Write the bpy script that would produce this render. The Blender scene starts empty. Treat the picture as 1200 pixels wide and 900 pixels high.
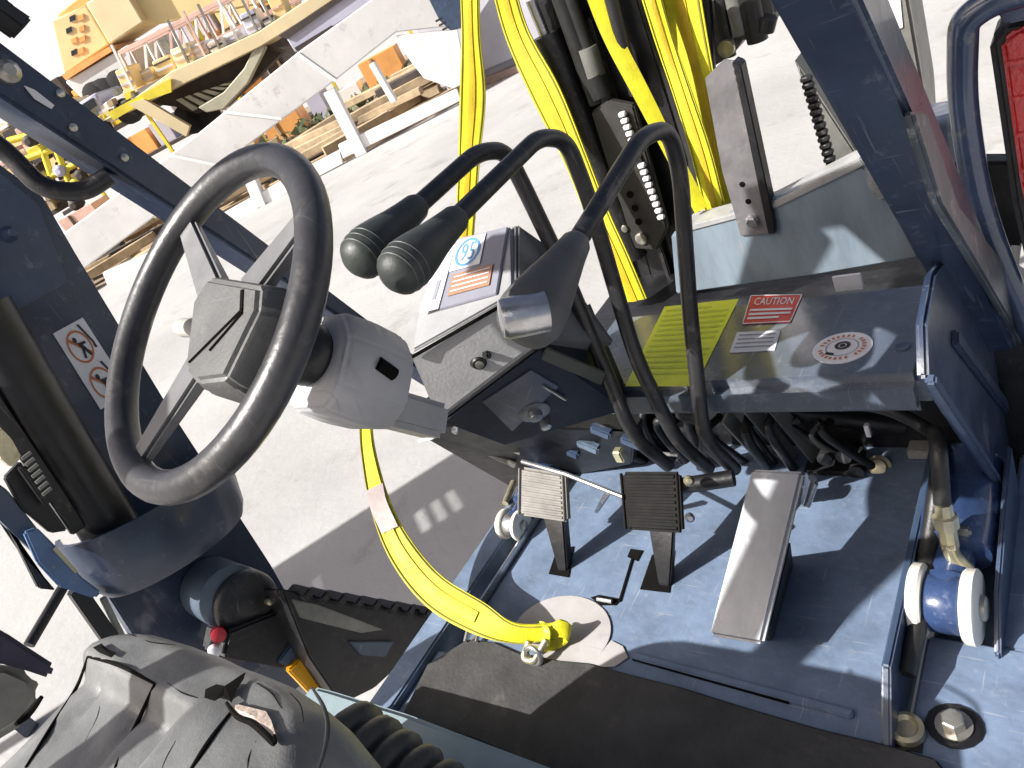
import bpy, bmesh, math, random
from mathutils import Vector, Matrix
random.seed(7)
V = Vector
SC = bpy.context.scene
COL = SC.collection
# ------------------------------------------------------------------ camera, world, sun, exposure
# Truck frame: X right, Y forward, Z up; z = 0 is the operator's floor plate, the yard lies at z = -0.6.
CR, CF, CD = V((.757, -.037, -.652)), V((.494, -.620, .609)), V((.427, .783, .451))   # right / forward / down seen by the camera
FPX = 879.25
CAM = V((0, 0, 1.0))
GROUND = -0.6
def _orth():
    r = CR.normalized(); f = (CF - r * CF.dot(r)).normalized(); d = f.cross(r)
    return r, f, d
CR, CF, CD = _orth()
cam = bpy.data.cameras.new('camera'); cob = bpy.data.objects.new('camera', cam); COL.objects.link(cob)
M3 = Matrix(((CR.x, -CR.y, -CR.z), (CF.x, -CF.y, -CF.z), (-CD.x, CD.y, CD.z)))
cob.matrix_world = Matrix.Translation(CAM) @ M3.to_4x4()
cam.sensor_width = 36; cam.lens = FPX / 1200 * 36; cam.clip_start = .02; cam.clip_end = 2000
SC.camera = cob
SUN_EL, SUN_AZ = math.radians(43), math.radians(35)          # sun behind the operator, 35 degrees to the left of straight back
TO_SUN = V((-math.sin(SUN_AZ) * math.cos(SUN_EL), -math.cos(SUN_AZ) * math.cos(SUN_EL), math.sin(SUN_EL)))
w = bpy.data.worlds.new('World'); SC.world = w; w.use_nodes = True
nt = w.node_tree; bgn = nt.nodes['Background']
sky = nt.nodes.new('ShaderNodeTexSky'); sky.sky_type = 'NISHITA'; sky.sun_disc = False
sky.sun_elevation = SUN_EL; sky.sun_rotation = math.atan2(TO_SUN.x, TO_SUN.y)
sky.dust_density = 6.0; sky.air_density = .7; sky.ozone_density = .4
nt.links.new(sky.outputs[0], bgn.inputs[0]); bgn.inputs[1].default_value = .08
sl = bpy.data.lights.new('sun', 'SUN'); sl.energy = 5.0; sl.angle = math.radians(.5); sl.color = (1, .975, .93)
so = bpy.data.objects.new('sun', sl); COL.objects.link(so)
so.rotation_euler = TO_SUN.to_track_quat('Z', 'Y').to_euler()
SC.view_settings.view_transform = 'Standard'; SC.view_settings.look = 'None'
SC.view_settings.exposure = .70; SC.view_settings.gamma = 1

# ------------------------------------------------------------------ helpers
def ray(px, py):
    d = V(((px - 600) / FPX, (py - 450) / FPX, 1))
    return V((d.dot(CR), d.dot(CF), -d.dot(CD)))
def P(px, py, x=None, y=None, z=None):
    """The point of the place that the photograph shows at a pixel, on the plane x, y or z = value."""
    r = ray(px, py)
    for i, v in enumerate((x, y, z)):
        if v is not None:
            return CAM + r * ((v - CAM[i]) / r[i])

def tag(o, label=None, cat=None, kind=None, group=None):
    if label: o['label'] = label
    if cat: o['category'] = cat
    if kind: o['kind'] = kind
    if group: o['group'] = group
    return o
def empty(name, loc=(0, 0, 0)):
    o = bpy.data.objects.new(name, None); o.empty_display_size = .1; COL.objects.link(o); o.location = loc
    return o
def finish(name, bm, mat, parent=None, smooth=40, label=None):
    bmesh.ops.recalc_face_normals(bm, faces=bm.faces)
    me = bpy.data.meshes.new(name); bm.to_mesh(me); bm.free()
    if smooth:
        for p in me.polygons: p.use_smooth = True
        me.set_sharp_from_angle(angle=math.radians(smooth))
    o = bpy.data.objects.new(name, me); COL.objects.link(o)
    for m in (mat if isinstance(mat, (list, tuple)) else [mat]): me.materials.append(m)
    if parent is not None:
        o.parent = parent
        o.matrix_parent_inverse = Matrix.Translation(-root_loc(parent))
    if label: o['label'] = label
    return o
def root_loc(o):
    return V(o.location) if o.type == 'EMPTY' else V((0, 0, 0))      # every mesh is built in world coordinates
def bev(bm, w, seg=2, geom=None):
    if w > 0:
        bmesh.ops.bevel(bm, geom=geom or list(bm.edges), offset=w, segments=seg, affect='EDGES', clamp_overlap=True)
def prism(bm, pts, ext, b=0, seg=2):
    """closed solid: polygon pts (list of Vectors) extruded by vector ext, edges rounded by b"""
    t = bmesh.new()
    a = [t.verts.new(p) for p in pts]; c = [t.verts.new(V(p) + V(ext)) for p in pts]
    n = len(pts)
    t.faces.new(a); t.faces.new(c[::-1])
    for i in range(n): t.faces.new((a[i], c[i], c[(i + 1) % n], a[(i + 1) % n]))
    bmesh.ops.recalc_face_normals(t, faces=t.faces)
    bev(t, b, seg); merge(bm, t)
def merge(bm, t):
    me = bpy.data.meshes.new('tmp'); t.to_mesh(me); t.free(); bm.from_mesh(me); bpy.data.meshes.remove(me)
def hexa(bm, p, b=0, seg=2):
    """solid from 8 corners: four of one face, then the matching four of the opposite face"""
    t = bmesh.new(); v = [t.verts.new(q) for q in p]
    for f in ((0, 1, 2, 3), (7, 6, 5, 4), (0, 4, 5, 1), (1, 5, 6, 2), (2, 6, 7, 3), (3, 7, 4, 0)): t.faces.new([v[i] for i in f])
    bmesh.ops.recalc_face_normals(t, faces=t.faces)
    bev(t, b, seg); merge(bm, t)
def box(bm, c, s, b=0, m=None, seg=2):
    c, s = V(c), V(s) / 2
    q = [V((sx * s.x, sy * s.y, sz * s.z)) for sz in (-1, 1) for sx, sy in ((-1, -1), (1, -1), (1, 1), (-1, 1))]
    if m is not None: q = [m @ v for v in q]
    hexa(bm, [c + v for v in q], b, seg)
def frame(d, up=(0, 0, 1)):
    d = V(d).normalized(); u = V(up)
    if abs(d.dot(u)) > .98: u = V((0, 1, 0))
    s = d.cross(u).normalized(); u = s.cross(d)
    return Matrix((s, d, u)).transposed()          # columns: side, along, up
def bar(bm, a, c, wd, ht, b=0, up=(0, 0, 1), seg=2):
    a, c = V(a), V(c); m = frame(c - a, up)
    box(bm, (a + c) / 2, (wd, (c - a).length, ht), b, m, seg)
def spline(pts, n=8):
    pts = [V(p) for p in pts]; out = []
    if len(pts) < 3: return pts
    e = [pts[0] * 2 - pts[1]] + pts + [pts[-1] * 2 - pts[-2]]
    for i in range(1, len(e) - 2):
        p0, p1, p2, p3 = e[i - 1:i + 3]
        for k in range(n):
            t = k / n
            out.append(.5 * ((2 * p1) + (p2 - p0) * t + (2 * p0 - 5 * p1 + 4 * p2 - p3) * t * t + (3 * p1 - p0 - 3 * p2 + p3) * t ** 3))
    return out + [pts[-1]]
def fillet(pts, r, n=6):
    """polyline with each inner corner rounded"""
    pts = [V(p) for p in pts]; out = [pts[0]]
    for i in range(1, len(pts) - 1):
        a, c, d = pts[i - 1], pts[i], pts[i + 1]
        k = min(r, (a - c).length * .45, (d - c).length * .45)
        s, e = c + (a - c).normalized() * k, c + (d - c).normalized() * k
        for j in range(n + 1):
            t = j / n; out.append(s * (1 - t) ** 2 + c * 2 * t * (1 - t) + e * t * t)
    return out + [pts[-1]]
def tube(bm, pts, r, seg=12, closed=False):
    pts = [V(p) for p in pts]; n = len(pts); rs = r if isinstance(r, (list, tuple)) else [r] * n
    prev = None; rings = []
    for i, p in enumerate(pts):
        t = (pts[(i + 1) % n] - pts[i - 1]) if closed else pts[min(i + 1, n - 1)] - pts[max(i - 1, 0)]
        t.normalize()
        if prev is None:
            prev = t.orthogonal().normalized()
        prev = (prev - t * prev.dot(t)).normalized(); q = t.cross(prev)
        rings.append([bm.verts.new(p + (prev * math.cos(a) + q * math.sin(a)) * rs[i]) for a in [2 * math.pi * k / seg for k in range(seg)]])
    for i in range(n if closed else n - 1):
        A, B = rings[i], rings[(i + 1) % n]
        off = 0
        if closed and i == n - 1:
            off = min(range(seg), key=lambda k: (A[0].co - B[k].co).length)
        for k in range(seg): bm.faces.new((A[k], A[(k + 1) % seg], B[(k + 1 + off) % seg], B[(k + off) % seg]))
    if not closed:
        bm.faces.new(rings[0][::-1]); bm.faces.new(rings[-1])
def lathe(bm, o, d, prof, seg=24):
    """profile [(distance along d, radius)] turned about the axis o + t d"""
    o, d = V(o), V(d).normalized(); u = d.orthogonal().normalized(); q = d.cross(u); rings = []
    for t, r in prof:
        rings.append([bm.verts.new(o + d * t + (u * math.cos(a) + q * math.sin(a)) * max(r, 1e-5)) for a in [2 * math.pi * k / seg for k in range(seg)]])
    for A, B in zip(rings, rings[1:]):
        for k in range(seg): bm.faces.new((A[k], A[(k + 1) % seg], B[(k + 1) % seg], B[k]))
    bm.faces.new(rings[0][::-1]); bm.faces.new(rings[-1])
def ribbon(bm, mid, wid, th=.003, n=10):
    """webbing: centre points and width vectors, both splined, with real thickness"""
    C = spline(mid, n); W = spline(wid, n); rows = []
    for i, (c, wv) in enumerate(zip(C, W)):
        t = (C[min(i + 1, len(C) - 1)] - C[max(i - 1, 0)]).normalized()
        nrm = t.cross(wv).normalized() * th / 2
        rows.append([bm.verts.new(p) for p in (c - wv / 2 + nrm, c - wv / 6 + nrm * 1.6, c + wv / 6 + nrm * 1.6, c + wv / 2 + nrm, c + wv / 2 - nrm, c - wv / 2 - nrm)])
    for A, B in zip(rows, rows[1:]):
        for k in range(6): bm.faces.new((A[k], A[(k + 1) % 6], B[(k + 1) % 6], B[k]))
    bm.faces.new(rows[0][::-1]); bm.faces.new(rows[-1])
def part(name, fn, mat, parent, smooth=40, label=None):
    bm = bmesh.new(); fn(bm)
    return finish(name, bm, mat, parent, smooth, label)
def offs(poly, h):
    """a flat polygon lifted by h towards the camera side along its own normal"""
    n = (poly[1] - poly[0]).cross(poly[2] - poly[0]).normalized()
    if n.dot(CAM - poly[0]) < 0: n = -n
    return [p + n * h for p in poly], n
def bil(q, u, v):
    return (q[0] * (1 - u) + q[1] * u) * (1 - v) + (q[3] * (1 - u) + q[2] * u) * v
def patch(bm, q, u0, v0, u1, v1, h, idx=0, nu=1, nv=1):
    """a flat printed patch inside the decal quad q (corners in order), h above it"""
    _, n = offs(q, 0)
    vs = [bm.verts.new(bil(q, u, v) + n * h) for u, v in ((u0, v0), (u1, v0), (u1, v1), (u0, v1))]
    f = bm.faces.new(vs); f.material_index = idx
def text(name, body, q, u0, v0, u1, v1, h, mat, parent):
    """lettering fitted into a patch of quad q; u to the right, v downwards"""
    cu = bpy.data.curves.new(name, 'FONT'); cu.body = body; cu.resolution_u = 2
    t = bpy.data.objects.new(name, cu); COL.objects.link(t)
    bpy.context.view_layer.update()
    me = t.to_mesh().copy() if False else bpy.data.meshes.new_from_object(t.evaluated_get(bpy.context.evaluated_depsgraph_get()))
    bpy.data.objects.remove(t)
    xs = [v.co.x for v in me.vertices]; ys = [v.co.y for v in me.vertices]
    _, n = offs(q, 0)
    x0, x1, y0, y1 = min(xs), max(xs), min(ys), max(ys)
    for v in me.vertices:
        u = u0 + (v.co.x - x0) / (x1 - x0) * (u1 - u0); vv = v1 + (v.co.y - y0) / (y1 - y0) * (v0 - v1)
        v.co = bil(q, u, vv) + n * h
    bm = bmesh.new(); bm.from_mesh(me); bpy.data.meshes.remove(me)
    return finish(name, bm, mat, parent, 0)

# ------------------------------------------------------------------ materials
def mat(name, col, rough=.5, metal=0, var=.25, scale=6, bump=.0, bscale=60, wear=None, wearamt=.5, spec=.5, coat=0, stretch=(1, 1, 1), rv=.15, scr=None, grain=0):
    m = bpy.data.materials.new(name); m.use_nodes = True; N = m.node_tree.nodes; L = m.node_tree.links
    b = N['Principled BSDF']; b.inputs['Metallic'].default_value = metal; b.inputs['Specular IOR Level'].default_value = spec
    b.inputs['Coat Weight'].default_value = coat; b.inputs['Coat Roughness'].default_value = .12
    tc = N.new('ShaderNodeTexCoord'); mp = N.new('ShaderNodeMapping'); mp.inputs['Scale'].default_value = stretch
    L.new(tc.outputs['Object'], mp.inputs[0])
    n1 = N.new('ShaderNodeTexNoise'); n1.inputs['Scale'].default_value = scale; n1.inputs['Detail'].default_value = 7; n1.inputs['Roughness'].default_value = .65
    L.new(mp.outputs[0], n1.inputs['Vector'])
    r1 = N.new('ShaderNodeValToRGB')
    c = V(col)
    r1.color_ramp.elements[0].position = .3; r1.color_ramp.elements[0].color = (*(c * (1 - var)), 1)
    r1.color_ramp.elements[1].position = .7; r1.color_ramp.elements[1].color = (*(c * (1 + var)), 1)
    L.new(n1.outputs[0], r1.inputs[0]); out = r1.outputs[0]
    if wear is not None:
        n2 = N.new('ShaderNodeTexNoise'); n2.inputs['Scale'].default_value = scale * 3.2; n2.inputs['Detail'].default_value = 9; n2.inputs['Roughness'].default_value = .72
        L.new(mp.outputs[0], n2.inputs['Vector'])
        r2 = N.new('ShaderNodeValToRGB'); r2.color_ramp.elements[0].position = .60 - .06 * wearamt; r2.color_ramp.elements[1].position = .68
        r2.color_ramp.elements[0].color = (0, 0, 0, 1); r2.color_ramp.elements[1].color = (wearamt,) * 3 + (1,)
        L.new(n2.outputs[0], r2.inputs[0])
        mx = N.new('ShaderNodeMix'); mx.data_type = 'RGBA'
        L.new(r2.outputs[0], mx.inputs[0]); L.new(out, mx.inputs[6]); mx.inputs[7].default_value = (*wear, 1); out = mx.outputs[2]
    if scr is not None:
        for rot, sc in ((.5, (9, 260, 9)), (-1.0, (260, 12, 9))):
            m2 = N.new('ShaderNodeMapping'); m2.inputs['Rotation'].default_value = (0, 0, rot); m2.inputs['Scale'].default_value = sc
            n5 = N.new('ShaderNodeTexNoise'); n5.inputs['Scale'].default_value = 1; n5.inputs['Detail'].default_value = 3
            r5 = N.new('ShaderNodeValToRGB'); r5.color_ramp.elements[0].position = .66; r5.color_ramp.elements[1].position = .72
            r5.color_ramp.elements[0].color = (0, 0, 0, 1); r5.color_ramp.elements[1].color = (scr[0],) * 3 + (1,)
            L.new(tc.outputs['Object'], m2.inputs[0]); L.new(m2.outputs[0], n5.inputs['Vector']); L.new(n5.outputs[0], r5.inputs[0])
            x5 = N.new('ShaderNodeMix'); x5.data_type = 'RGBA'
            L.new(r5.outputs[0], x5.inputs[0]); L.new(out, x5.inputs[6]); x5.inputs[7].default_value = (*scr[1], 1); out = x5.outputs[2]
    L.new(out, b.inputs['Base Color'])
    mr = N.new('ShaderNodeMapRange'); mr.inputs[3].default_value = max(.03, rough - rv); mr.inputs[4].default_value = min(1, rough + rv)
    n3 = N.new('ShaderNodeTexNoise'); n3.inputs['Scale'].default_value = scale * 2.1; n3.inputs['Detail'].default_value = 5
    L.new(mp.outputs[0], n3.inputs['Vector']); L.new(n3.outputs[0], mr.inputs[0]); L.new(mr.outputs[0], b.inputs['Roughness'])
    if bump:
        n4 = N.new('ShaderNodeTexNoise'); n4.inputs['Scale'].default_value = bscale; n4.inputs['Detail'].default_value = 4
        bp = N.new('ShaderNodeBump'); bp.inputs['Strength'].default_value = bump; bp.inputs['Distance'].default_value = .01
        L.new(mp.outputs[0], n4.inputs['Vector']); L.new(n4.outputs[0], bp.inputs['Height']); L.new(bp.outputs[0], b.inputs['Normal'])
        if grain:
            n6 = N.new('ShaderNodeTexVoronoi'); n6.inputs['Scale'].default_value = 420
            b6 = N.new('ShaderNodeBump'); b6.inputs['Strength'].default_value = grain; b6.inputs['Distance'].default_value = .002
            L.new(tc.outputs['Object'], n6.inputs['Vector']); L.new(n6.outputs[0], b6.inputs['Height'])
            L.new(bp.outputs[0], b6.inputs['Normal']); L.new(b6.outputs[0], b.inputs['Normal'])
    return m
navy = mat('navy_paint', (.024, .037, .072), .34, 0, .3, 9, .05, 90, (.22, .24, .27), .35, coat=.3, scr=(.4, (.2, .22, .25)))
slate = mat('slate_blue_paint', (.042, .065, .115), .38, 0, .25, 8, .06, 80, (.24, .26, .28), .4, coat=.2)
floorblue = mat('floor_blue_paint', (.145, .195, .285), .45, 0, .28, 11, .14, 70, (.34, .34, .34), .4, scr=(.55, (.42, .42, .42)))
paleplate = mat('pale_blue_plate', (.22, .275, .33), .4, .1, .25, 10, .08, 60, (.35, .33, .3), .5, stretch=(1.5, 1.5, .35))
deckblue = mat('deck_grey_blue', (.24, .31, .34), .5, 0, .15, 9, .08, 60)
black = mat('black_steel', (.012, .012, .014), .42, 0, .5, 14, .1, 60, (.07, .065, .055), .4)
rodblack = mat('black_lever_paint', (.020, .020, .022), .4, .0, .4, 18, .06, 60, (.14, .10, .085), .6, scr=(.5, (.16, .14, .13)))
rubber = mat('black_rubber', (.022, .022, .024), .5, 0, .3, 20, .12, 120)
wheelmat = mat('wheel_black_plastic', (.034, .034, .038), .36, 0, .35, 8, .08, 90, (.085, .08, .078), .7, scr=(.3, (.12, .12, .12)))
spokemat = mat('grey_spoke', (.15, .15, .155), .4, .1, .2, 12, .05, 80)
hubmat = mat('hub_dark_grey_plastic', (.095, .095, .094), .48, 0, .22, 14, .08, 160, (.17, .16, .15), .4, grain=.07, scr=(.35, (.16, .16, .16)))
greyplastic = mat('grey_plastic', (.34, .34, .345), .5, 0, .14, 9, .08, 170, (.26, .25, .24), .4, grain=.06, scr=(.3, (.5, .5, .5)))
coverplastic = mat('light_grey_plastic', (.41, .41, .425), .5, 0, .12, 8, .05, 170, (.28, .27, .26), .4, grain=.06, scr=(.3, (.24, .24, .24)))
zinc = mat('zinc_bolt', (.45, .43, .38), .36, .8, .3, 30)
steel = mat('bright_steel', (.55, .55, .56), .3, .9, .25, 18, .06, 60, (.85, .85, .85), .5)
brass = mat('pale_brass', (.55, .5, .34), .35, .7, .25, 25)
washer = mat('cream_nylon_washer', (.78, .76, .68), .5, 0, .1, 14)
blueboss = mat('blue_enamel', (.03, .055, .135), .25, 0, .25, 15, .1, 50, (.3, .33, .4), .3, coat=.5)
matrub = mat('worn_floor_mat', (.05, .049, .048), .8, 0, .45, 7, .2, 120, (.11, .098, .088), .5)
pad_lit = mat('sunlit_pedal_rubber', (.18, .17, .155), .6, 0, .25, 25, .1, 120)  # pedal rubber with sunlight painted in as a paler tone
pad_shaded = mat('shaded_pedal_rubber', (.014, .0135, .013), .8, 0, .25, 25, .1, 120, spec=.15)  # same rubber with shade painted in as a near-black tone
pinkplate = mat('pinkish_floor_cover', (.40, .38, .375), .6, 0, .15, 9, .04, 60, (.26, .25, .25), .5, scr=(.3, (.2, .2, .2)))
yellowweb = mat('yellow_webbing', (.60, .555, .012), .6, 0, .25, 12, .2, 420, (.42, .36, .03), .6, scr=(.3, (.5, .44, .03)))
seamolive = mat('olive_web_seam', (.24, .22, .02), .6, 0, .2, 30)
yellowgold = mat('golden_webbing_stripe', (.52, .36, .01), .55, 0, .2, 14, .2, 300)
greyweb = mat('faded_web_label', (.30, .25, .24), .6, 0, .2, 30)
seatvinyl = mat('grey_vinyl', (.145, .148, .148), .42, 0, .3, 7, .2, 34, (.10, .10, .098), .5, grain=.10, scr=(.3, (.10, .10, .10)))
darkvinyl = mat('black_vinyl', (.02, .021, .022), .42, 0, .3, 12, .1, 140)
ripdark = mat('torn_edge', (.008, .0075, .007), .9, 0, .3, 20, spec=.05)
foam = mat('pale_seat_foam', (.62, .50, .42), .85, 0, .2, 30, .3, 90)
white = mat('white_label', (.78, .78, .80), .5, 0, .03, 20)
offwhite = mat('off_white_label', (.72, .71, .74), .5, 0, .08, 20, .0, 60, (.45, .44, .43), .5)
ink = mat('label_ink', (.03, .03, .035), .6, 0, .1, 20)
greyink = mat('grey_label_ink', (.3, .3, .34), .6, 0, .1, 20)
redink = mat('red_label', (.60, .035, .03), .45, 0, .15, 20, 0, 60, (.6, .32, .28), .5)
brownink = mat('brown_label', (.40, .22, .14), .5, 0, .12, 30)
blueink = mat('blue_label_ink', (.12, .3, .6), .5, 0, .1, 30)
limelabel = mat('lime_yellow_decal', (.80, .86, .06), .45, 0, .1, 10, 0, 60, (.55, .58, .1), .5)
limeink = mat('olive_decal_ink', (.62, .68, .06), .5, 0, .15, 40)
orangeink = mat('orange_pictogram_ink', (.5, .16, .06), .5, 0, .1, 30)
redlens = mat('red_lens', (.42, .008, .012), .16, 0, .2, 30, .25, 90, coat=.6)
redpaint = mat('red_paint', (.5, .03, .05), .4)
ambermat = mat('amber_reflector', (.6, .30, .005), .3, 0, .2, 20)
hosemat = mat('black_hose', (.016, .016, .016), .45, 0, .3, 30, .1, 150)
greysteel = mat('grey_mast_steel', (.22, .22, .2), .42, .3, .3, 9, .1, 60, (.4, .38, .34), .5)
stripsteel = mat('grey_flap_steel', (.24, .23, .24), .4, .4, .25, 12, .1, 70, (.5, .46, .4), .4)
concrete = mat('yard_concrete', (.365, .358, .35), .85, 0, .16, .55, .35, 26, (.23, .22, .215), .7, scr=(.25, (.24, .235, .23)))
whitepaint = mat('white_paint', (.78, .76, .74), .5, 0, .06, 1.2, .05, 20, (.62, .58, .54), .5)
timber = mat('weathered_timber', (.42, .32, .20), .8, 0, .45, 2.5, .2, 20, (.55, .47, .36), .6)
dirt = mat('brown_dirt', (.25, .19, .135), .9, 0, .45, 1.2, .4, 12, (.42, .37, .31), .6)
tanpaint = mat('tan_machine_paint', (.80, .60, .30), .5, 0, .12, 1, .05, 20, (.55, .5, .42), .5)
orangepaint = mat('orange_machine_paint', (.78, .38, .12), .5, 0, .15, 2)
creampaint = mat('cream_paint', (.75, .62, .38), .5, 0, .1, 1)
pinkpaint = mat('faded_pink_paint', (.62, .42, .36), .6, 0, .2, 2)
yellowpaint = mat('yellow_paint', (.75, .62, .05), .45, 0, .15, 3)
lavender = mat('lavender_grey_paint', (.50, .50, .62), .5, 0, .12, 1)
darkiron = mat('dark_iron', (.045, .035, .03), .7, 0, .4, 3)
ramppaint = mat('olive_white_ramp', (.45, .43, .32), .6, 0, .2, 2)
glassdark = mat('dark_window', (.03, .035, .045), .15, 0, .1, 3)
tyremat = mat('tyre_rubber', (.02, .02, .02), .8, 0, .3, 10)
greytank = mat('grey_tank_paint', (.30, .30, .34), .5, 0, .1, 2, .05, 20)
olivegreen = mat('brush_green', (.09, .11, .05), .8, 0, .4, 3)

# ------------------------------------------------------------------ the yard
bm = bmesh.new()
box(bm, (-40, 40, GROUND - .5), (600, 600, 1.0))
tag(finish('ground', bm, concrete, None, 0), 'sun bleached pale concrete yard all around the forklift', None, 'structure')

# fence line: its own axes, U along the fence, NB away from the truck
A0, B0 = P(120, 338, z=GROUND), P(530, 128, z=GROUND)
U = (B0 - A0); U.z = 0; U.normalize(); NB = V((-U.y, U.x, 0))
if NB.dot(A0 - CAM) < 0: NB = -NB
def bg(px, py, d):
    """(s, z) of a pixel on the vertical plane d metres behind the fence line"""
    r = ray(px, py); o = A0 + NB * d
    t = (o - CAM).dot(NB) / r.dot(NB); p = CAM + r * t
    return (p - A0).dot(U), p.z
def W(s, d, z): return A0 + U * s + NB * d + V((0, 0, z - A0.z))
def bbox(bm, s0, s1, d0, d1, z0, z1, b=0):
    hexa(bm, [W(s0, d0, z0), W(s1, d0, z0), W(s1, d1, z0), W(s0, d1, z0), W(s0, d0, z1), W(s1, d0, z1), W(s1, d1, z1), W(s0, d1, z1)], b)
def bpoly(bm, px, d, depth, b=0):
    q = [W(s, d, z) for s, z in (bg(x, y, d) for x, y in px)]
    prism(bm, q, NB * depth, b, 1)

# white painted steel railing with a broad sloping top beam
fence = empty('railing', W(5.5, 0, GROUND)); tag(fence, 'white painted steel railing with broad sloping top beam across the yard', 'railing')
part('beam', lambda bm: bpoly(bm, [(60, 284), (220, 166), (348, 62), (462, -20), (530, -20), (536, 30), (464, 38), (392, 95), (288, 172), (177, 257), (70, 336)], 0, .22, .02), whitepaint, fence)
part('end_panel', lambda bm: bpoly(bm, [(464, 42), (536, 34), (548, 96), (531, 104), (497, 92), (480, 70)], .03, .12, .01), whitepaint, fence)
for a, c in (((384, 104), (427, 187)), ((290, 205), (306, 243)), ((434, 72), (462, 120)), ((196, 262), (205, 286)), ((96, 330), (106, 352))):
    s0, z0 = bg(*a, .02); s1, z1 = bg(*c, .02)
    part('post', lambda bm: bar(bm, W(s0, .1, z0 - .03), W(s1, .1, GROUND if c[1] > 180 else z1), .2 if c[1] > 140 else .1, .2, .01, NB), whitepaint, fence)
part('rail', lambda bm: bpoly(bm, [(396, 170), (536, 104), (540, 118), (402, 186)], .04, .1, .01), whitepaint, fence)
part('rail', lambda bm: bpoly(bm, [(120, 320), (200, 285), (340, 206), (398, 176), (402, 192), (345, 222), (208, 300), (126, 336)], .04, .1, .01), whitepaint, fence)

beampaint = mat('weathered_white_beam', (.60, .585, .57), .6, 0, .12, 1.2, .1, 20, (.34, .32, .30), .6, scr=(.3, (.3, .28, .26)))
for o_ in [o for o in fence.children if o.name.startswith('beam')]: o_.data.materials[0] = beampaint
for px0, px1 in (((262, 131), (330, 139)), ((348, 62), (394, 95)), ((200, 182), (262, 195))):
    s0, z0 = bg(*px0, -.01); s1, z1 = bg(*px1, -.01)
    part('joint_strap', lambda bm: bar(bm, W(s0, -.012, z0), W(s1, -.012, z1), .05, .016, .002, NB), whitepaint, fence)
# timber and brushwood lying behind the railing
rnd = random.Random(3)
bm = bmesh.new()
q = [W(-14, .3, GROUND + .004), W(8, .3, GROUND + .004), W(8, 24, GROUND + .004), W(-14, 24, GROUND + .004)]
bm.faces.new([bm.verts.new(p) for p in q])
tag(finish('dirt_lot', bm, dirt, None, 0), 'brown bare dirt lot behind the white railing', None, 'structure')
pile = empty('timber_pile', W(3, 1.5, GROUND)); tag(pile, 'low pile of weathered timber baulks lying behind the white railing', 'timber pile')
for k in range(80):
    s = rnd.uniform(-6.5, 7); d = rnd.uniform(.5, 4.2); L = rnd.uniform(1.2, 3.4); a = rnd.uniform(-.35, .35); z = GROUND + rnd.choice((.08, .1, .2, .28, .36, .46, .6)) * (1 if d > 1.2 else .5)
    dv = U * math.cos(a) + NB * math.sin(a) + V((0, 0, rnd.uniform(-.03, .06)))
    c = W(s, d, z)
    part('baulk', lambda bm: bar(bm, c - dv * L / 2, c + dv * L / 2, rnd.uniform(.14, .26), rnd.uniform(.1, .2), .012, seg=1), timber if k % 4 else darkiron, pile)
bm = bmesh.new()
for k in range(1400):
    s = rnd.uniform(-8, 7); d = rnd.uniform(4.2, 5.6); h = rnd.uniform(.1, 1.0); c = W(s, d, GROUND + h * .6); r = rnd.uniform(.06, .2)
    vs = [bm.verts.new(c + V((rnd.uniform(-r, r), rnd.uniform(-r, r), rnd.uniform(-r, r)))) for _ in range(3)]
    bm.faces.new(vs)
tag(finish('undergrowth', bm, olivegreen, None, 0), 'dark scrubby undergrowth in a strip behind the timber', None, 'stuff')

# low-bed trailer with a dark underside and a ribbed loading ramp
D1 = 6.0
lb = empty('lowbed_trailer', W(*[bg(250, 90, D1)[0], D1, GROUND])); tag(lb, 'cream lowbed trailer with dark underside and ribbed loading ramp', 'trailer')
part('deck_beam', lambda bm: bpoly(bm, [(120, 142), (200, 84), (303, 37), (362, -2), (392, -20), (420, -20), (352, 26), (305, 55), (200, 106), (140, 136)], D1, 1.6, .02), creampaint, lb)
part('yellow_edge', lambda bm: bpoly(bm, [(126, 132), (200, 92), (201, 108), (172, 118), (133, 141)], D1 - .06, .05), yellowpaint, lb)
part('underside', lambda bm: bpoly(bm, [(165, 122), (201, 104), (306, 55), (330, 62), (300, 92), (262, 128), (230, 133), (205, 125), (180, 122)], D1 + .7, .6), darkiron, lb)
part('ramp', lambda bm: bpoly(bm, [(300, 50), (311, 56), (290, 98), (262, 128), (242, 132), (232, 126), (262, 108), (286, 80)], D1 + .05, .25, .02), ramppaint, lb)
for i in range(7):
    t = i / 6
    x = 206 + 60 * t; y = 117 - 20 * t
    part('rib', lambda bm: bpoly(bm, [(x, y), (x + 6, y - 2), (x + 26 - 8 * t, y + 10 - 16 * t), (x + 20 - 8 * t, y + 13 - 16 * t)], D1 + .4, .1), ramppaint, lb)
part('drawbar', lambda bm: bpoly(bm, [(150, 122), (168, 116), (222, 148), (218, 160)], D1 - .1, .15), creampaint, lb)
for px in (215, 226, 236):
    s, z = bg(px, 128, D1 + .9)
    wh = part('wheel', lambda bm: lathe(bm, W(s, D1 + .8, z - .25), NB, [(0, .3), (.02, .36), (.2, .36), (.22, .3)], 20), tyremat, lb)

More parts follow.
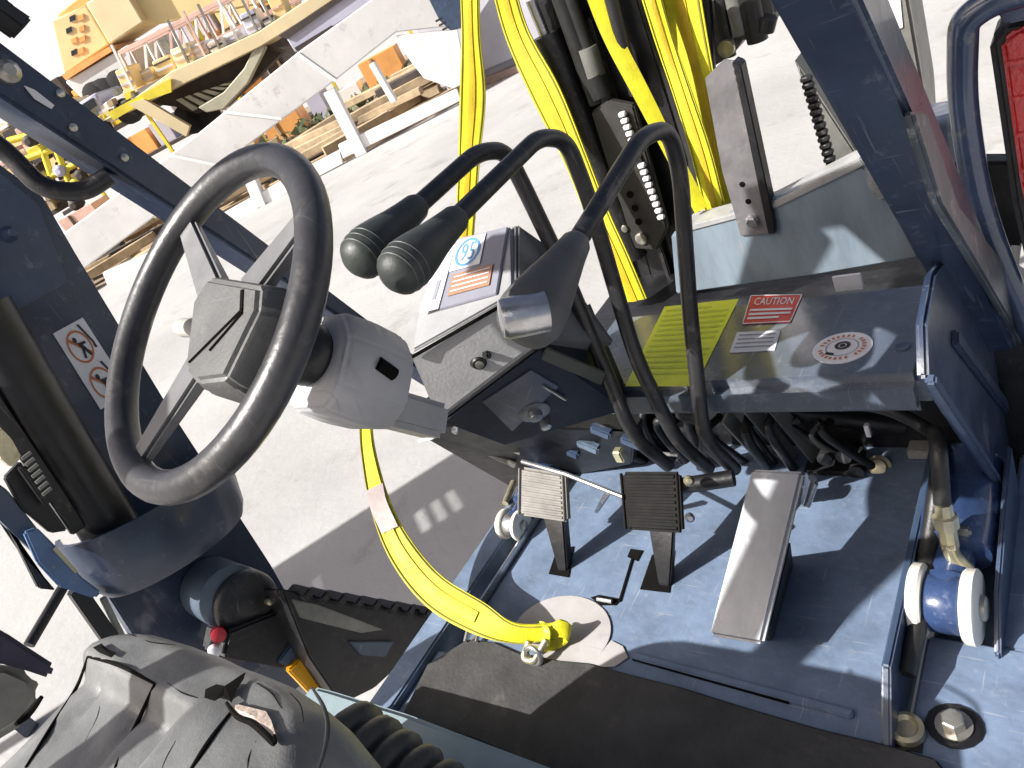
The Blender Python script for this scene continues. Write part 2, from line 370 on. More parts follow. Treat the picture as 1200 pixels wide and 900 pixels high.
# orange and tan mobile crane beyond the trailer
D2 = 13
cr = empty('mobile_crane', W(bg(110, 60, D2)[0], D2, GROUND)); tag(cr, 'tan and orange mobile crane with upper house, cab windows and boom', 'crane')
part('upper_house', lambda bm: bpoly(bm, [(60, 24), (100, 6), (128, 52), (75, 88)], D2, 2.2, .04), tanpaint, cr)
part('counterweight', lambda bm: bpoly(bm, [(68, 16), (110, -18), (104, 6), (62, 28)], D2 + .1, 2.4, .04), orangepaint, cr)
part('side_panel', lambda bm: bpoly(bm, [(100, 4), (140, -22), (168, 26), (128, 52)], D2 - .05, 2.2, .04), creampaint, cr)
part('boom', lambda bm: bpoly(bm, [(140, -26), (250, -90), (310, 4), (166, 32)], D2 + .3, 1.0, .05), mat('pale_gold_paint', (.74, .60, .30), .5, 0, .08, .8), cr)
part('deck', lambda bm: bpoly(bm, [(72, 88), (128, 54), (131, 60), (77, 94)], D2 - .3, 2.6), orangepaint, cr)
for k, (x, y) in enumerate(((84, 20), (94, 19), (95, 32), (80, 34), (86, 46), (96, 44), (86, 60), (94, 58))):
    part('window', lambda bm: bpoly(bm, [(x - 3, y), (x + 3, y - 3), (x + 4, y + 3), (x - 2, y + 6)], D2 - .04, .05), orangepaint if k % 3 else glassdark, cr)
part('carrier', lambda bm: bpoly(bm, [(76, 96), (150, 52), (158, 84), (130, 102), (98, 118)], D2 - .2, 2.4, .04), whitepaint, cr)
part('carrier_skirt', lambda bm: bpoly(bm, [(98, 120), (160, 82), (166, 100), (118, 132)], D2 - .4, 2.4, .04), creampaint, cr)
for x, y in ((112, 112), (122, 108), (140, 98)):
    s, z = bg(x, y, D2 - .5)
    part('wheel', lambda bm: lathe(bm, W(s, D2 - .55, z), NB, [(0, .3), (.03, .4), (.3, .4)], 18), tyremat, cr)

# stacked frames and crates standing on the trailer deck
fr = empty('crate_stack', W(bg(190, 60, D1 + .6)[0], D1 + .6, 1)); tag(fr, 'faded pink and white crates standing in a row on the trailer deck', 'crates')
cols = (pinkpaint, whitepaint, creampaint, pinkpaint, whitepaint, lavender, tanpaint)
x = 146
while x < 330:
    wd = rnd.uniform(8, 22); h = rnd.choice((10, 14, 22, 30, 38)) * rnd.uniform(.8, 1.2); y = 108 - (x - 150) * .47
    m = rnd.choice(cols); dp = D1 + rnd.uniform(.3, 1.1)
    cq = part('crate', lambda bm: bpoly(bm, [(x, y), (x + wd, y - wd * .47), (x + wd - h * .45, y - wd * .47 - h), (x - h * .45, y - h)], dp, .7, .02), m, fr)
    for j in range(2):
        v = .3 + .4 * j
        part('slat', lambda bm: bpoly(bm, [(x - h * .45 * v, y - h * v), (x + wd - h * .45 * v, y - wd * .47 - h * v), (x + wd - h * .45 * v - 1, y - wd * .47 - h * v - 2), (x - h * .45 * v - 1, y - h * v - 2)], dp - .03, .03), rnd.choice((whitepaint, darkiron, pinkpaint, lavender)), cq)
    if rnd.random() < .6:
        xx = x + wd * .6
        part('stake', lambda bm: bpoly(bm, [(xx, y - 4), (xx + 2.2, y - 5), (xx - 24, y - 58), (xx - 26, y - 57)], dp - .1, .06), rnd.choice((whitepaint, greysteel, pinkpaint)), fr)
    x += wd + rnd.uniform(0, 5)
lt_ = empty('lattice_boom', W(bg(240, 40, 8)[0], 8, 1)); tag(lt_, 'faded pink lattice boom section lying across the trailer load', 'lattice boom')
def lat(a, c, r, m): 
    (s0, z0), (s1, z1) = bg(*a, 8), bg(*c, 8)
    for dd in (8, 8.7): part('chord', lambda bm: bar(bm, W(s0, dd, z0), W(s1, dd, z1), r, r, .005, seg=1), m, lt_)
def lrp(a, c, t): return (a[0] + (c[0] - a[0]) * t, a[1] + (c[1] - a[1]) * t)
LA, LB, LC_, LD = (158, 96), (352, -4), (140, 62), (332, -36)
lat(LA, LB, .10, pinkpaint); lat(LC_, LD, .10, pinkpaint)
for k in range(13):
    p0, p1 = lrp(LA, LB, k / 13), lrp(LC_, LD, (k + (1 if k % 2 else 0)) / 13)
    (s0, z0), (s1, z1) = bg(*p0, 8), bg(*p1, 8)
    for dd in (8, 8.7): part('lacing', lambda bm: bar(bm, W(s0, dd, z0), W(s1, dd, z1), .06, .06, 0), whitepaint if k % 3 else pinkpaint, lt_)
st = empty('site_truck', W(bg(130, 120, 9)[0], 9, GROUND)); tag(st, 'white site truck with open bed behind the guard leg', 'truck')
part('bed', lambda bm: bpoly(bm, [(104, 132), (158, 98), (168, 116), (116, 150)], 9, 1.6, .03), whitepaint, st)
part('cab', lambda bm: bpoly(bm, [(86, 124), (112, 108), (124, 134), (100, 152)], 9, 1.6, .06), lavender, st)
part('window', lambda bm: bpoly(bm, [(94, 124), (108, 115), (113, 124), (100, 133)], 8.95, .05), glassdark, st)
for x, y in ((116, 152), (150, 130)):
    s, z = bg(x, y, 9)
    part('wheel', lambda bm: lathe(bm, W(s, 8.9, z), NB, [(0, .25), (.03, .34), (.25, .34)], 18), tyremat, st)
for k in range(14):
    x = 100 + k * 5 + rnd.uniform(-3, 3); y = 150 - k * 3 + rnd.uniform(-18, 4); a, h = rnd.uniform(3, 8), rnd.uniform(3, 9)
    part('load', lambda bm: bpoly(bm, [(x, y), (x + a, y - a * .6), (x + a - h * .5, y - a * .6 - h), (x - h * .5, y - h)], 8.6, .3), rnd.choice((timber, darkiron, yellowpaint, creampaint, greysteel)), st)
# lavender-grey flat trailer at the right, pale shed enlarged as white-sky fill behind everything, yellow pipework at the left
fl = empty('box_trailer', W(bg(380, 30, 4.6)[0], 4.6, GROUND)); tag(fl, 'lavender grey trailer side with dark top edge above the railing', 'trailer')
part('side', lambda bm: bpoly(bm, [(334, 42), (412, -8), (450, -30), (470, -14), (425, 8), (346, 62)], 4.6, 1.8, .02), lavender, fl)
part('top_edge', lambda bm: bpoly(bm, [(326, 42), (410, -12), (412, -8), (336, 46)], 4.55, 1.9), darkiron, fl)
part('chassis', lambda bm: bpoly(bm, [(345, 56), (388, 30), (389, 33), (348, 60)], 4.5, .3), darkiron, fl)
sh = empty('sky_fill_shed', W(bg(60, 100, 20)[0], 20, GROUND)); tag(sh, 'large pale shed far behind the crane, raised to fill in for white sky', 'shed')
part('wall', lambda bm: bbox(bm, -60, 40, 24, 40, GROUND, 13, .02), mat('shed_white_sky_fill', (.82, .83, .88), .5, 0, .05, .5), sh)
part('roof', lambda bm: bbox(bm, -60.4, 40.4, 23.6, 40.4, 13, 13.4, .02), lavender, sh)
yr = empty('storage_rack', W(-8, 15, GROUND)); tag(yr, 'long far rack heaped with pale boxes and drums beyond the crane', 'rack')
for row, (d0, zb) in enumerate(((12, GROUND), (14, .9), (16, 2.2), (17, 3.2))):
    s0 = -24
    while s0 < 9:
        wdt = rnd.uniform(.5, 1.7); hh = rnd.uniform(.5, 1.5)
        m = rnd.choice((creampaint, tanpaint, pinkpaint, whitepaint, lavender, creampaint, greysteel, orangepaint, yellowpaint, darkiron))
        bxp = part('box', lambda bm: bbox(bm, s0, s0 + wdt, d0, d0 + 1.1, zb, zb + hh, .015), m, yr)
        if wdt > .9:
            part('batten', lambda bm: bbox(bm, s0 + wdt * .3, s0 + wdt * .36, d0 - .04, d0 - .005, zb, zb + hh, 0), rnd.choice((darkiron, whitepaint, timber)), bxp)
        s0 += wdt + rnd.uniform(.02, .5)
    part('shelf', lambda bm: bbox(bm, -24.5, 9, d0 - .1, d0 + 1.2, zb - .12, zb - .01, 0), darkiron if row else timber, yr)
for k in range(12):
    part('upright', lambda bm: bbox(bm, -24.4 + k * 3, -24.3 + k * 3, 13.4, 13.5, GROUND, 4.2, 0), yellowpaint, yr)
tk = empty('pipe_rack', W(bg(55, 180, 3.6)[0], 3.6, GROUND)); tag(tk, 'yellow pipe rack with dark valves left of the railing', 'pipe rack')
for a, c in (((10, 165), (68, 150)), ((20, 190), (80, 168)), ((66, 175), (82, 215)), ((48, 170), (60, 205)), ((60, 206), (110, 182)), ((84, 214), (112, 196))):
    s0, z0 = bg(*a, 3.6); s1, z1 = bg(*c, 3.6)
    part('pipe', lambda bm: tube(bm, [W(s0, 3.6, z0), W(s1, 3.6, z1)], .07, 10), yellowpaint, tk)
for x, y in ((35, 165), (70, 200), (95, 205), (78, 225), (88, 240), (66, 222), (54, 215)):
    s, z = bg(x, y, 3.5)
    part('valve', lambda bm: lathe(bm, W(s, 3.4, z), NB, [(0, .06), (.05, .12), (.3, .12), (.34, .05)], 14), darkiron if x != 70 else lavender, tk)
tb = empty('tan_container', W(bg(30, 150, 8)[0], 8, GROUND)); tag(tb, 'tan steel container behind the yellow pipe rack', 'container')
part('body', lambda bm: bpoly(bm, [(-30, 175), (0, 152), (52, 132), (78, 196), (20, 232)], 8, 2.4, .03), tanpaint, tb)
part('lid', lambda bm: bpoly(bm, [(-32, 168), (0, 146), (50, 128), (52, 133), (0, 153), (-30, 174)], 7.9, 2.6), creampaint, tb)

# loose pallets and boxes by the pipe rack
pj = empty('pallet_stack', W(bg(60, 230, 4.4)[0], 4.4, GROUND)); tag(pj, 'untidy stack of pallets and boxes below the yellow pipe rack', 'pallets')
for k in range(60):
    x = rnd.uniform(-5, 110); y = rnd.uniform(135 + .6 * x, min(205 + .9 * x, 312 - .74 * x)); a, h = rnd.uniform(5, 17), rnd.uniform(3, 14)
    part('box', lambda bm: bpoly(bm, [(x, y), (x + a, y - a * .6), (x + a - h * .5, y - a * .6 - h), (x - h * .5, y - h)], 4.2 + rnd.uniform(-.3, .8), .4, .01), rnd.choice((timber, darkiron, whitepaint, pinkpaint, yellowpaint, creampaint, greysteel, darkiron)), pj)
# grey tank body standing on the yard in front of the mast, with a slate tail board
gt = empty('tank_truck', P(560, 110, z=GROUND)); tag(gt, 'grey tank truck body standing behind the yellow strap', 'truck')
ga, gb = P(515, 122, z=GROUND), P(640, 72, z=GROUND)
gd = (gb - ga); gd.z = 0; gd.normalize(); gn = V((-gd.y, gd.x, 0))
def gp(s, d, z): return V((ga.x, ga.y, 0)) + gd * s + gn * d + V((0, 0, z))
Lg = (gb - ga).length
part('tank', lambda bm: hexa(bm, [gp(.1, 0, GROUND + .12), gp(Lg + 6, 0, GROUND + .12), gp(Lg + 6, 2, GROUND + .12), gp(.1, 2, GROUND + .12), gp(.1, .2, 2.2), gp(Lg + 6, .2, 2.2), gp(Lg + 6, 1.8, 2.2), gp(.1, 1.8, 2.2)], .12, 4), greytank, gt)
part('skid', lambda bm: hexa(bm, [gp(-.1, -.04, GROUND), gp(Lg + 6, -.04, GROUND), gp(Lg + 6, 2, GROUND), gp(-.1, 2, GROUND), gp(-.1, -.04, GROUND + .12), gp(Lg + 6, -.04, GROUND + .12), gp(Lg + 6, 2, GROUND + .12), gp(-.1, 2, GROUND + .12)], .01), mat('rusty_skid', (.26, .19, .16), .7, 0, .3, 4), gt)
s_, z_ = bg(520, 15, -.6)
def b2(px): return [W(*[bg(x, y, -.6)[0], -.6, bg(x, y, -.6)[1]]) for x, y in px]
part('tail_board', lambda bm: prism(bm, b2([(496, -14), (540, -22), (545, 32), (528, 36), (515, 24)]), NB * .1, .01), slate, gt)
for k in range(3):
    part('hinge', lambda bm: prism(bm, b2([(510 + 4 * k, 24 + 5 * k), (518 + 4 * k, 20 + 5 * k), (519 + 4 * k, 22 + 5 * k), (511 + 4 * k, 26.5 + 5 * k)]), NB * .06, 0), darkiron, gt)

# ------------------------------------------------------------------ the forklift
FL = empty('forklift', (-.7, .4, GROUND)); tag(FL, 'worn navy blue forklift seen from its right side over the controls', 'forklift')

# floor plates
def poly(bm, pts): bm.faces.new([bm.verts.new(p) for p in pts])
def slab(pts, th): return lambda bm: prism(bm, [V(p) for p in pts], (0, 0, -th), .004)
floor = part('floor_plate', slab([(-1.035, .50, 0), (-.283, .50, 0), (-.283, 1.32, 0), (-1.035, 1.32, 0)], .03), floorblue, FL)
part('left_strip', slab([(-1.145, .34, .012), (-1.085, .34, .012), (-1.085, 1.02, .012), (-1.145, 1.02, .012)], .07), floorblue, FL)
part('rear_plate', slab([(-1.085, .22, -.006), (-.24, .22, -.006), (-.24, .50, -.006), (-1.085, .50, -.006)], .03), floorblue, FL)
part('side_plate', slab([(-.262, .22, -.012), (.35, .22, -.012), (.35, .72, -.012), (-.262, .72, -.012)], .03), floorblue, FL)
part('side_plate', slab([(-.178, .72, -.014), (.35, .72, -.014), (.35, 1.5, -.012), (-.178, 1.5, -.012)], .03), floorblue, FL)
part('slot_floor', slab([(-1.085, .5, -.05), (-1.03, .5, -.05), (-1.03, 1.3, -.05), (-1.085, 1.3, -.05)], .03), slate, FL)
part('slot_floor', slab([(-.265, .6, -.055), (-.17, .6, -.055), (-.17, 1.5, -.055), (-.265, 1.5, -.055)], .03), floorblue, FL)
part('slot_wall', lambda bm: bar(bm, (-1.037, .55, -.02), (-1.037, 1.1, -.02), .006, .075, .001), steel, FL)
part('kick_plate', lambda bm: prism(bm, [V((-.285, .525, 0)), V((-.285, .60, .075)), V((-.285, 1.06, .085)), V((-.285, 1.06, -.05)), V((-.285, .525, -.05))], (.012, 0, 0), .003), slate, FL)
part('bracket_plate', lambda bm: prism(bm, [V((-.178, .70, 0)), V((-.178, .76, .05)), V((-.178, 1.0, .10)), V((-.178, 1.0, -.05)), V((-.178, .70, -.05))], (.008, 0, 0), .003), slate, FL)
part('seam_lip', lambda bm: bar(bm, P(740, 768, z=.004), P(1000, 838, z=.004), .012, .008, .002), floorblue, floor)
part('seam_gap', lambda bm: bar(bm, P(742, 772, z=.002), P(925, 823, z=.002), .005, .006), ripdark, floor)
# openings for the pedals
def hole(name, px, z=.003): part(name, lambda bm: prism(bm, [P(x, y, z=z) for x, y in px], (0, 0, -.002)), ripdark, floor, 0)
hole('pedal_slot', [(643, 672), (652, 645), (672, 640), (666, 676)]); hole('pedal_slot', [(750, 690), (764, 650), (790, 645), (784, 694)])
hole('square_hole', [(735, 652), (739, 643), (753, 645), (747, 657)])
part('slit', lambda bm: bar(bm, P(741, 655, z=.002), P(726, 705, z=.002), .004, .003), ripdark, floor)
part('scratch', lambda bm: bar(bm, P(800, 785, z=.0012), P(985, 836, z=.0012), .004, .0015), mat('rusty_scratch', (.34, .25, .18), .7, 0, .3, 60), floor)
part('latch_pin', lambda bm: tube(bm, [P(700, 702, z=.008), P(717, 705, z=.008)], .004, 8), steel, floor)
part('latch_recess', lambda bm: prism(bm, [P(x, y, z=.002) for x, y in ((692, 700), (702, 697), (728, 702), (722, 709), (704, 709))], (0, 0, -.001)), ripdark, floor, 0)
# round pinkish cover plate with a tail
cv = []
c0 = P(657, 738, z=.004)
for k in range(30):
    a = math.radians(-10 + 200 * k / 29); cv.append(c0 + V((.103 * math.cos(a), .082 * math.sin(a) - .006, 0)))
cv += [P(606, 748, z=.004), P(640, 775, z=.004), P(690, 782, z=.004), P(720, 781, z=.004), P(736, 770, z=.004), P(730, 757, z=.004), P(716, 750, z=.004)]
part('cover_plate', lambda bm: prism(bm, cv, (0, 0, -.003), .001, 1), pinkplate, FL)
# floor mat with uneven edge
mp_ = [(548, 748), (500, 778), (470, 838), (560, 868), (640, 902), (760, 950), (960, 960), (1110, 905), (1096, 888), (1040, 872), (960, 853), (880, 830), (800, 805), (740, 790), (690, 776), (655, 773), (610, 765), (580, 752)]
part('floor_mat', lambda bm: prism(bm, [P(x, y, z=.009) for x, y in mp_], (0, 0, -.006), .003), matrub, FL)
# bolts
def hexbolt(name, p, r, h, m, parent):
    def f(bm):
        lathe(bm, V(p) - V((0, 0, .002)), (0, 0, 1), [(0, r * 1.5), (.004, r * 1.5)], 20)
        lathe(bm, V(p) + V((0, 0, .002)), (0, 0, 1), [(0, r), (h, r), (h + .002, r * .85)], 6)
    return part(name, f, m, parent, 30)
part('bolt_recess', lambda bm: prism(bm, [P(1118, 850, z=-.009) + V((.033 * math.cos(k * math.pi / 8), .031 * math.sin(k * math.pi / 8), 0)) for k in range(16)], (0, 0, -.002)), black, FL, 0)
part('bolt_recess', lambda bm: prism(bm, [P(x, y, z=-.009) for x, y in ((1032, 872), (1044, 838), (1085, 846), (1080, 882))], (0, 0, -.002)), black, FL, 0)
hexbolt('bolt', P(1118, 850, z=-.008), .0145, .013, zinc, FL)
def cup(bm):
    lathe(bm, P(1063, 858, z=-.01), (0, 0, 1), [(0, .022), (.012, .022), (.014, .016), (.008, .012), (.008, 0)], 24)
part('socket_bolt', cup, brass, FL)

# tilt cylinders at both sides of the floor
def tilt(cx, cy, cz, sc, ball):
    pin = V((cx, cy, cz))
    body = part('tilt_cylinder', lambda bm: lathe(bm, pin, (0, 1, .07), [(-.03 * sc, .030 * sc), (0, .042 * sc), (.03 * sc, .040 * sc), (.035 * sc, .031 * sc), (.085 * sc, .031 * sc), (.092 * sc, .05 * sc), (.14 * sc, .054 * sc), (.27 * sc, .054 * sc)], 28), blueboss, FL)
    part('clevis_boss', lambda bm: lathe(bm, pin - V((.023 * sc, 0, 0)), (1, 0, 0), [(0, .04 * sc), (.004, .043 * sc), (.042 * sc, .043 * sc), (.046 * sc, .04 * sc)], 30), steel if ball else blueboss, body)
    for sx in (-1, 1):
        part('washer', lambda bm: lathe(bm, pin + V((sx * .034 * sc, 0, 0)), (sx, 0, 0), [(-.010 * sc, .05 * sc), (-.006 * sc, .054 * sc), (.006 * sc, .054 * sc), (.009 * sc, .05 * sc), (.010 * sc, .02)], 32), washer, body)
    part('pin', lambda bm: lathe(bm, pin + V((.04 * sc, 0, 0)), (1, 0, 0), [(0, .018 * sc), (.010 * sc, .018 * sc), (.012 * sc, .014 * sc)], 20), zinc, body)
    return body
tilt(-.232, .735, .045, .95, False)
tilt(-1.065, .80, .03, .62, True)
# hose fitting on the right cylinder
e0 = P(1113, 640, z=.10)
fit = part('hose_fitting', lambda bm: (lathe(bm, e0, (0, .2, 1), [(0, .012), (.03, .012), (.032, .016), (.05, .016), (.052, .012), (.07, .011)], 8), tube(bm, fillet([e0 + V((0, 0, .01)), e0 + V((.0, 0, -.02)), e0 + V((.015, .0, -.045))], .02), .011, 10)), brass, FL)
part('hydraulic_hose', lambda bm: tube(bm, spline([e0 + V((0, .012, .07)), e0 + V((-.002, .06, .14)), P(1090, 505, y=1.0), P(1040, 480, y=1.02), P(975, 470, y=1.04)], 8), .011, 12), hosemat, FL)
part('hydraulic_hose', lambda bm: tube(bm, spline([P(1102, 520, y=.98), P(1098, 570, z=.13), P(1088, 640, z=.075), P(1078, 720, z=.05), P(1062, 790, z=.03)], 8), .012, 12), hosemat, FL)
part('fitting_tab', lambda bm: box(bm, P(1126, 622, z=.1), (.025, .012, .014), .003), steel, FL)

# pedals
def pedal(q, armto, m, arm_m):
    tl, tr, br, bl = q
    n = (tr - tl).cross(bl - tl).normalized()
    if n.dot(CAM - tl) < 0: n = -n
    pad = part('pedal', lambda bm: hexa(bm, [tl, tr, br, bl] + [p - n * .018 for p in (tl, tr, br, bl)], .006, 3), m, FL)
    for i in range(9):
        v = .08 + .84 * i / 8
        a, c = bil(q, .07, v) + n * .0015, bil(q, .93, v) + n * .0015
        part('tread_rib', lambda bm: bar(bm, a, c, .0050, .0025, .0008, n, 1), m, pad)
    for u in (.02, .98):
        part('pad_edge', lambda bm: bar(bm, bil(q, u, .02) + n * .002, bil(q, u, .98) + n * .002, .004, .007, .0015, n, 1), m, pad)
    mid = bil(q, .6, .7) - n * .02
    part('pedal_arm', lambda bm: hexa(bm, [mid + V(v) for v in ((-.030, -.012, -.012), (.022, -.012, -.012), (.022, .03, .02), (-.030, .03, .02))] + [V(armto) + V(v) for v in ((-.007, -.014, -.04), (.007, -.014, -.04), (.007, .014, -.04), (-.007, .014, -.04))], .003), arm_m, pad)
    return pad
pedal([P(609, 547, z=.205), P(661, 556, z=.205), P(664, 612, z=.135), P(608, 604, z=.135)], P(657, 668, z=0), pad_lit, black)
pedal([P(727, 553, z=.205), P(795, 553, z=.205), P(799, 625, z=.130), P(733, 621, z=.130)], P(774, 686, z=0), pad_shaded, black)
part('linkage_rod', lambda bm: tube(bm, [P(612, 541, z=.21), P(664, 556, z=.205), P(732, 583, z=.17)], .0045, 10), steel, FL)
part('linkage_tab', lambda bm: prism(bm, [P(708, 577, z=.15), P(714, 580, z=.15), P(699, 602, z=.08), P(696, 600, z=.08)], (.003, .008, 0), .001), steel, FL)
# accelerator: a long worn plate with a turned-down edge
aq = [P(880, 549, z=.215), P(941, 552, z=.215), P(893, 755, z=.085), P(830, 744, z=.085)]
an = (aq[1] - aq[0]).cross(aq[3] - aq[0]).normalized()
if an.z < 0: an = -an
acc = part('accelerator_pedal', lambda bm: hexa(bm, aq + [p - an * .014 for p in aq], .005, 3), mat('worn_bare_pedal_plate', (.34, .355, .38), .36, .15, .3, 8, .06, 50, (.75, .76, .78), .6, stretch=(1, .5, .5)), FL)
part('pedal_support', lambda bm: hexa(bm, [aq[1] * .6 + aq[2] * .4 - an * .015 + V((-.05, 0, 0)), aq[1] * .6 + aq[2] * .4 - an * .015, aq[1] * .1 + aq[2] * .9 - an * .015, aq[1] * .1 + aq[2] * .9 - an * .015 + V((-.05, 0, 0)),
     P(930, 660, z=.002) + V((-.05, 0, 0)), P(930, 660, z=.002), P(905, 752, z=.002), P(905, 752, z=.002) + V((-.05, 0, 0))], .003), black, acc)
part('return_spring', lambda bm: tube(bm, [P(952, 560, z=.2), P(944, 590, z=.13)], .006, 10), steel, acc)
part('pedal_bracket', lambda bm: hexa(bm, [P(x, y, z=z) for x, y, z in ((944, 553, .2), (957, 570, .19), (948, 596, .13), (938, 590, .13))] + [P(x, y, z=z) + V((0, .01, -.004)) for x, y, z in ((944, 553, .2), (957, 570, .19), (948, 596, .13), (938, 590, .13))], .001), steel, acc)

# cover box with decals in front of the dash
bx0, bx1, by0, by1, bz0, bz1 = -.815, -.225, .845, 1.09, .285, .35
cb = part('cover_box', lambda bm: box(bm, ((bx0 + bx1) / 2, (by0 + by1) / 2, (bz0 + bz1) / 2), (bx1 - bx0, by1 - by0, bz1 - bz0), .016, seg=4), mat('glossy_navy_cover', (.09, .11, .145), .26, 0, .25, 9, .14, 18, (.25, .28, .32), .4, coat=.6, scr=(.35, (.3, .32, .35))), FL)
def decal(name, px, m, parent, z=None, y=None, x=None, h=.0015):
    q = [P(a, c, x=x, y=y, z=z) for a, c in px]
    return q, part(name, lambda bm: prism(bm, offs(q, h)[0], offs(q, 1)[1] * -.001), m, parent, 0)
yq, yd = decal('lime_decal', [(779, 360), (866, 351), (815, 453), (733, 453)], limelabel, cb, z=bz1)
bm = bmesh.new()
for i in range(13):
    patch(bm, yq, .06, .06 + i * .066, .94 - .25 * ((i * 37) % 7 == 0), .085 + i * .066, .0022)
finish('printed_line', bm, limeink, yd, 0)
rq, rd = decal('caution_decal', [(880, 347), (941, 346), (927, 378), (870, 381)], redink, cb, z=bz1)
text('caution_lettering', 'CAUTION', rq, .12, .10, .88, .36, .0022, white, rd)
bm = bmesh.new()
for i in range(3): patch(bm, rq, .08, .5 + i * .14, .92 - .2 * (i == 2), .57 + i * .14, .0022)
for r in ((0, 0, 1, .03), (0, .97, 1, 1), (0, 0, .02, 1), (.98, 0, 1, 1)): patch(bm, rq, *r, .0022)
finish('printed_line', bm, white, rd, 0)
wq, wd_ = decal('white_decal', [(864, 390), (915, 388), (908, 411), (855, 414)], offwhite, cb, z=bz1)
bm = bmesh.new()
for i in range(4): patch(bm, wq, .08, .15 + i * .2, .92, .21 + i * .2, .0022)
finish('printed_line', bm, greyink, wd_, 0)
cc = P(987, 408, z=bz1)
def disc(bm, c, r, z0, z1, r0=0, n=32):
    if r0 == 0:
        prism(bm, [c + V((r * math.cos(k * 2 * math.pi / n), r * .92 * math.sin(k * 2 * math.pi / n), z1)) for k in range(n)], (0, 0, z0 - z1))
    else:
        for k in range(n):
            a, b_ = k * 2 * math.pi / n, (k + 1) * 2 * math.pi / n
            bm.faces.new([bm.verts.new(c + V((rr * math.cos(t), rr * .92 * math.sin(t), z1))) for rr, t in ((r0, a), (r, a), (r, b_), (r0, b_))])
dd = part('round_decal', lambda bm: disc(bm, cc, .041, 0, .0015), offwhite, cb, 0)
part('ring_print', lambda bm: disc(bm, cc, .023, 0, .0022, .0215), greyink, dd, 0)
part('emblem_print', lambda bm: (disc(bm, cc + V((0, .004, 0)), .011, 0, .0022, .006), disc(bm, cc + V((0, .004, 0)), .004, .0018, .0024)), ink, dd, 0)
def ringmarks(bm):
    for k in range(26):
        a = k * 2 * math.pi / 26
        if k % 9 == 4: continue
        p = cc + V((.030 * math.cos(a), .0276 * math.sin(a), .0022)); t = V((-math.sin(a), math.cos(a), 0)) * .0018; r = V((math.cos(a), math.sin(a), 0)) * .0028
        bm.faces.new([bm.verts.new(p + t + r), bm.verts.new(p - t + r), bm.verts.new(p - t - r), bm.verts.new(p + t - r)])
part('ring_lettering', ringmarks, orangeink, dd, 0)
part('arrow_print', lambda bm: patch(bm, [cc + V(v) for v in ((-.02, -.01, 0), (.0, -.016, 0), (.0, -.022, 0), (-.02, -.016, 0))], 0, 0, .6, 1, .0022), ink, dd, 0)
part('screw', lambda bm: lathe(bm, P(1058, 407, z=bz1), (0, 0, 1), [(0, .010), (.002, .010), (.0022, .007), (.001, .005), (.001, 0)], 18), slate, cb)
part('white_tag', lambda bm: box(bm, P(994, 331, y=1.13), (.045, .005, .03), .001), white, cb)

# dark steelwork and hoses under the cover box
part('bulkhead', lambda bm: box(bm, (-.62, 1.115, .05), (.98, .03, .40), .004), black, FL)  # panel coloured black in place of the shade under the dash
part('gap_dark_fill', lambda bm: box(bm, (-.62, 1.33, .17), (.86, .46, .08), .004), black, FL)  # added black block that keeps the gap behind the box dark
part('dash_beam', lambda bm: hexa(bm, [P(470, 498, y=.80), P(745, 505, y=.98), P(740, 545, y=1.0), P(600, 572, y=.98), P(470, 498, y=.80) + V((0, .12, 0)), P(745, 505, y=.98) + V((0, .2, 0)), P(740, 545, y=1.0) + V((0, .2, 0)), P(600, 572, y=.98) + V((0, .2, 0))], .004), black, FL)
def louver(a, c): part('louver', lambda bm: bar(bm, P(*a, y=1.0), P(*c, y=1.06), .006, .03, .001), greysteel, FL)
for a, c in (((850, 488), (898, 540)), ((872, 470), (930, 538)), ((896, 462), (956, 535))): louver(a, c)
for a, c, r in (((700, 490), (900, 545), .018), ((690, 520), (840, 560), .014), ((860, 555), (990, 552), .02), ((800, 500), (830, 545), .016), ((760, 505), (800, 545), .014), ((900, 480), (1060, 500), .016)):
    part('valve_pipe', lambda bm: tube(bm, [P(*a, y=1.06), P(*c, y=1.10)], r, 12), black, FL)
hr = random.Random(11)
for k in range(16):
    xa = 650 + k * 22 + hr.uniform(-8, 8)
    pts = [P(xa, 470 + hr.uniform(0, 25), y=1.04), P(xa + hr.uniform(-20, 40), 505 + hr.uniform(-8, 10), y=1.0 + hr.uniform(-.03, .04)), P(xa + hr.uniform(0, 70), 545 + hr.uniform(-10, 18), y=1.05)]
    part('hydraulic_hose', lambda bm: tube(bm, spline(pts, 6), hr.uniform(.006, .012), 10), hosemat if k % 4 else rodblack, FL)
vb = part('valve_block', lambda bm: box(bm, P(985, 560, y=1.06), (.10, .08, .10), .006), black, FL)
for x, y in ((968, 535), (990, 532), (1005, 550), (985, 575), (1010, 570)):
    part('valve_cap', lambda bm: lathe(bm, P(x, y, y=1.03), (0, -1, .1), [(-.02, .014), (.01, .014), (.012, .008)], 12), rodblack, vb)
part('filler_cap', lambda bm: lathe(bm, P(1030, 548, y=1.05), (.1, -.7, .7), [(-.01, .022), (.006, .022), (.008, .016), (.016, .014), (.018, .006)], 18), brass, FL)
part('connector', lambda bm: box(bm, P(1080, 527, y=1.02), (.038, .03, .018), .002), greysteel, FL)
part('bright_clip', lambda bm: box(bm, P(1017, 504, y=1.02), (.008, .01, .025), .001), offwhite, FL)
part('bright_clip', lambda bm: box(bm, P(1058, 465, y=1.0), (.045, .01, .012), .003), steel, FL)
for x, y, sx in ((690, 522, .05), (672, 530, .03), (705, 505, .045), (742, 518, .05)):
    part('linkage_clip', lambda bm: box(bm, P(x, y, y=.95), (sx, .02, .02), .004, Matrix.Rotation(.5, 3, 'Y')), mat('pale_blue_chip', (.13, .18, .24), .4, .1, .4, 30) if x == 690 else slate, FL)
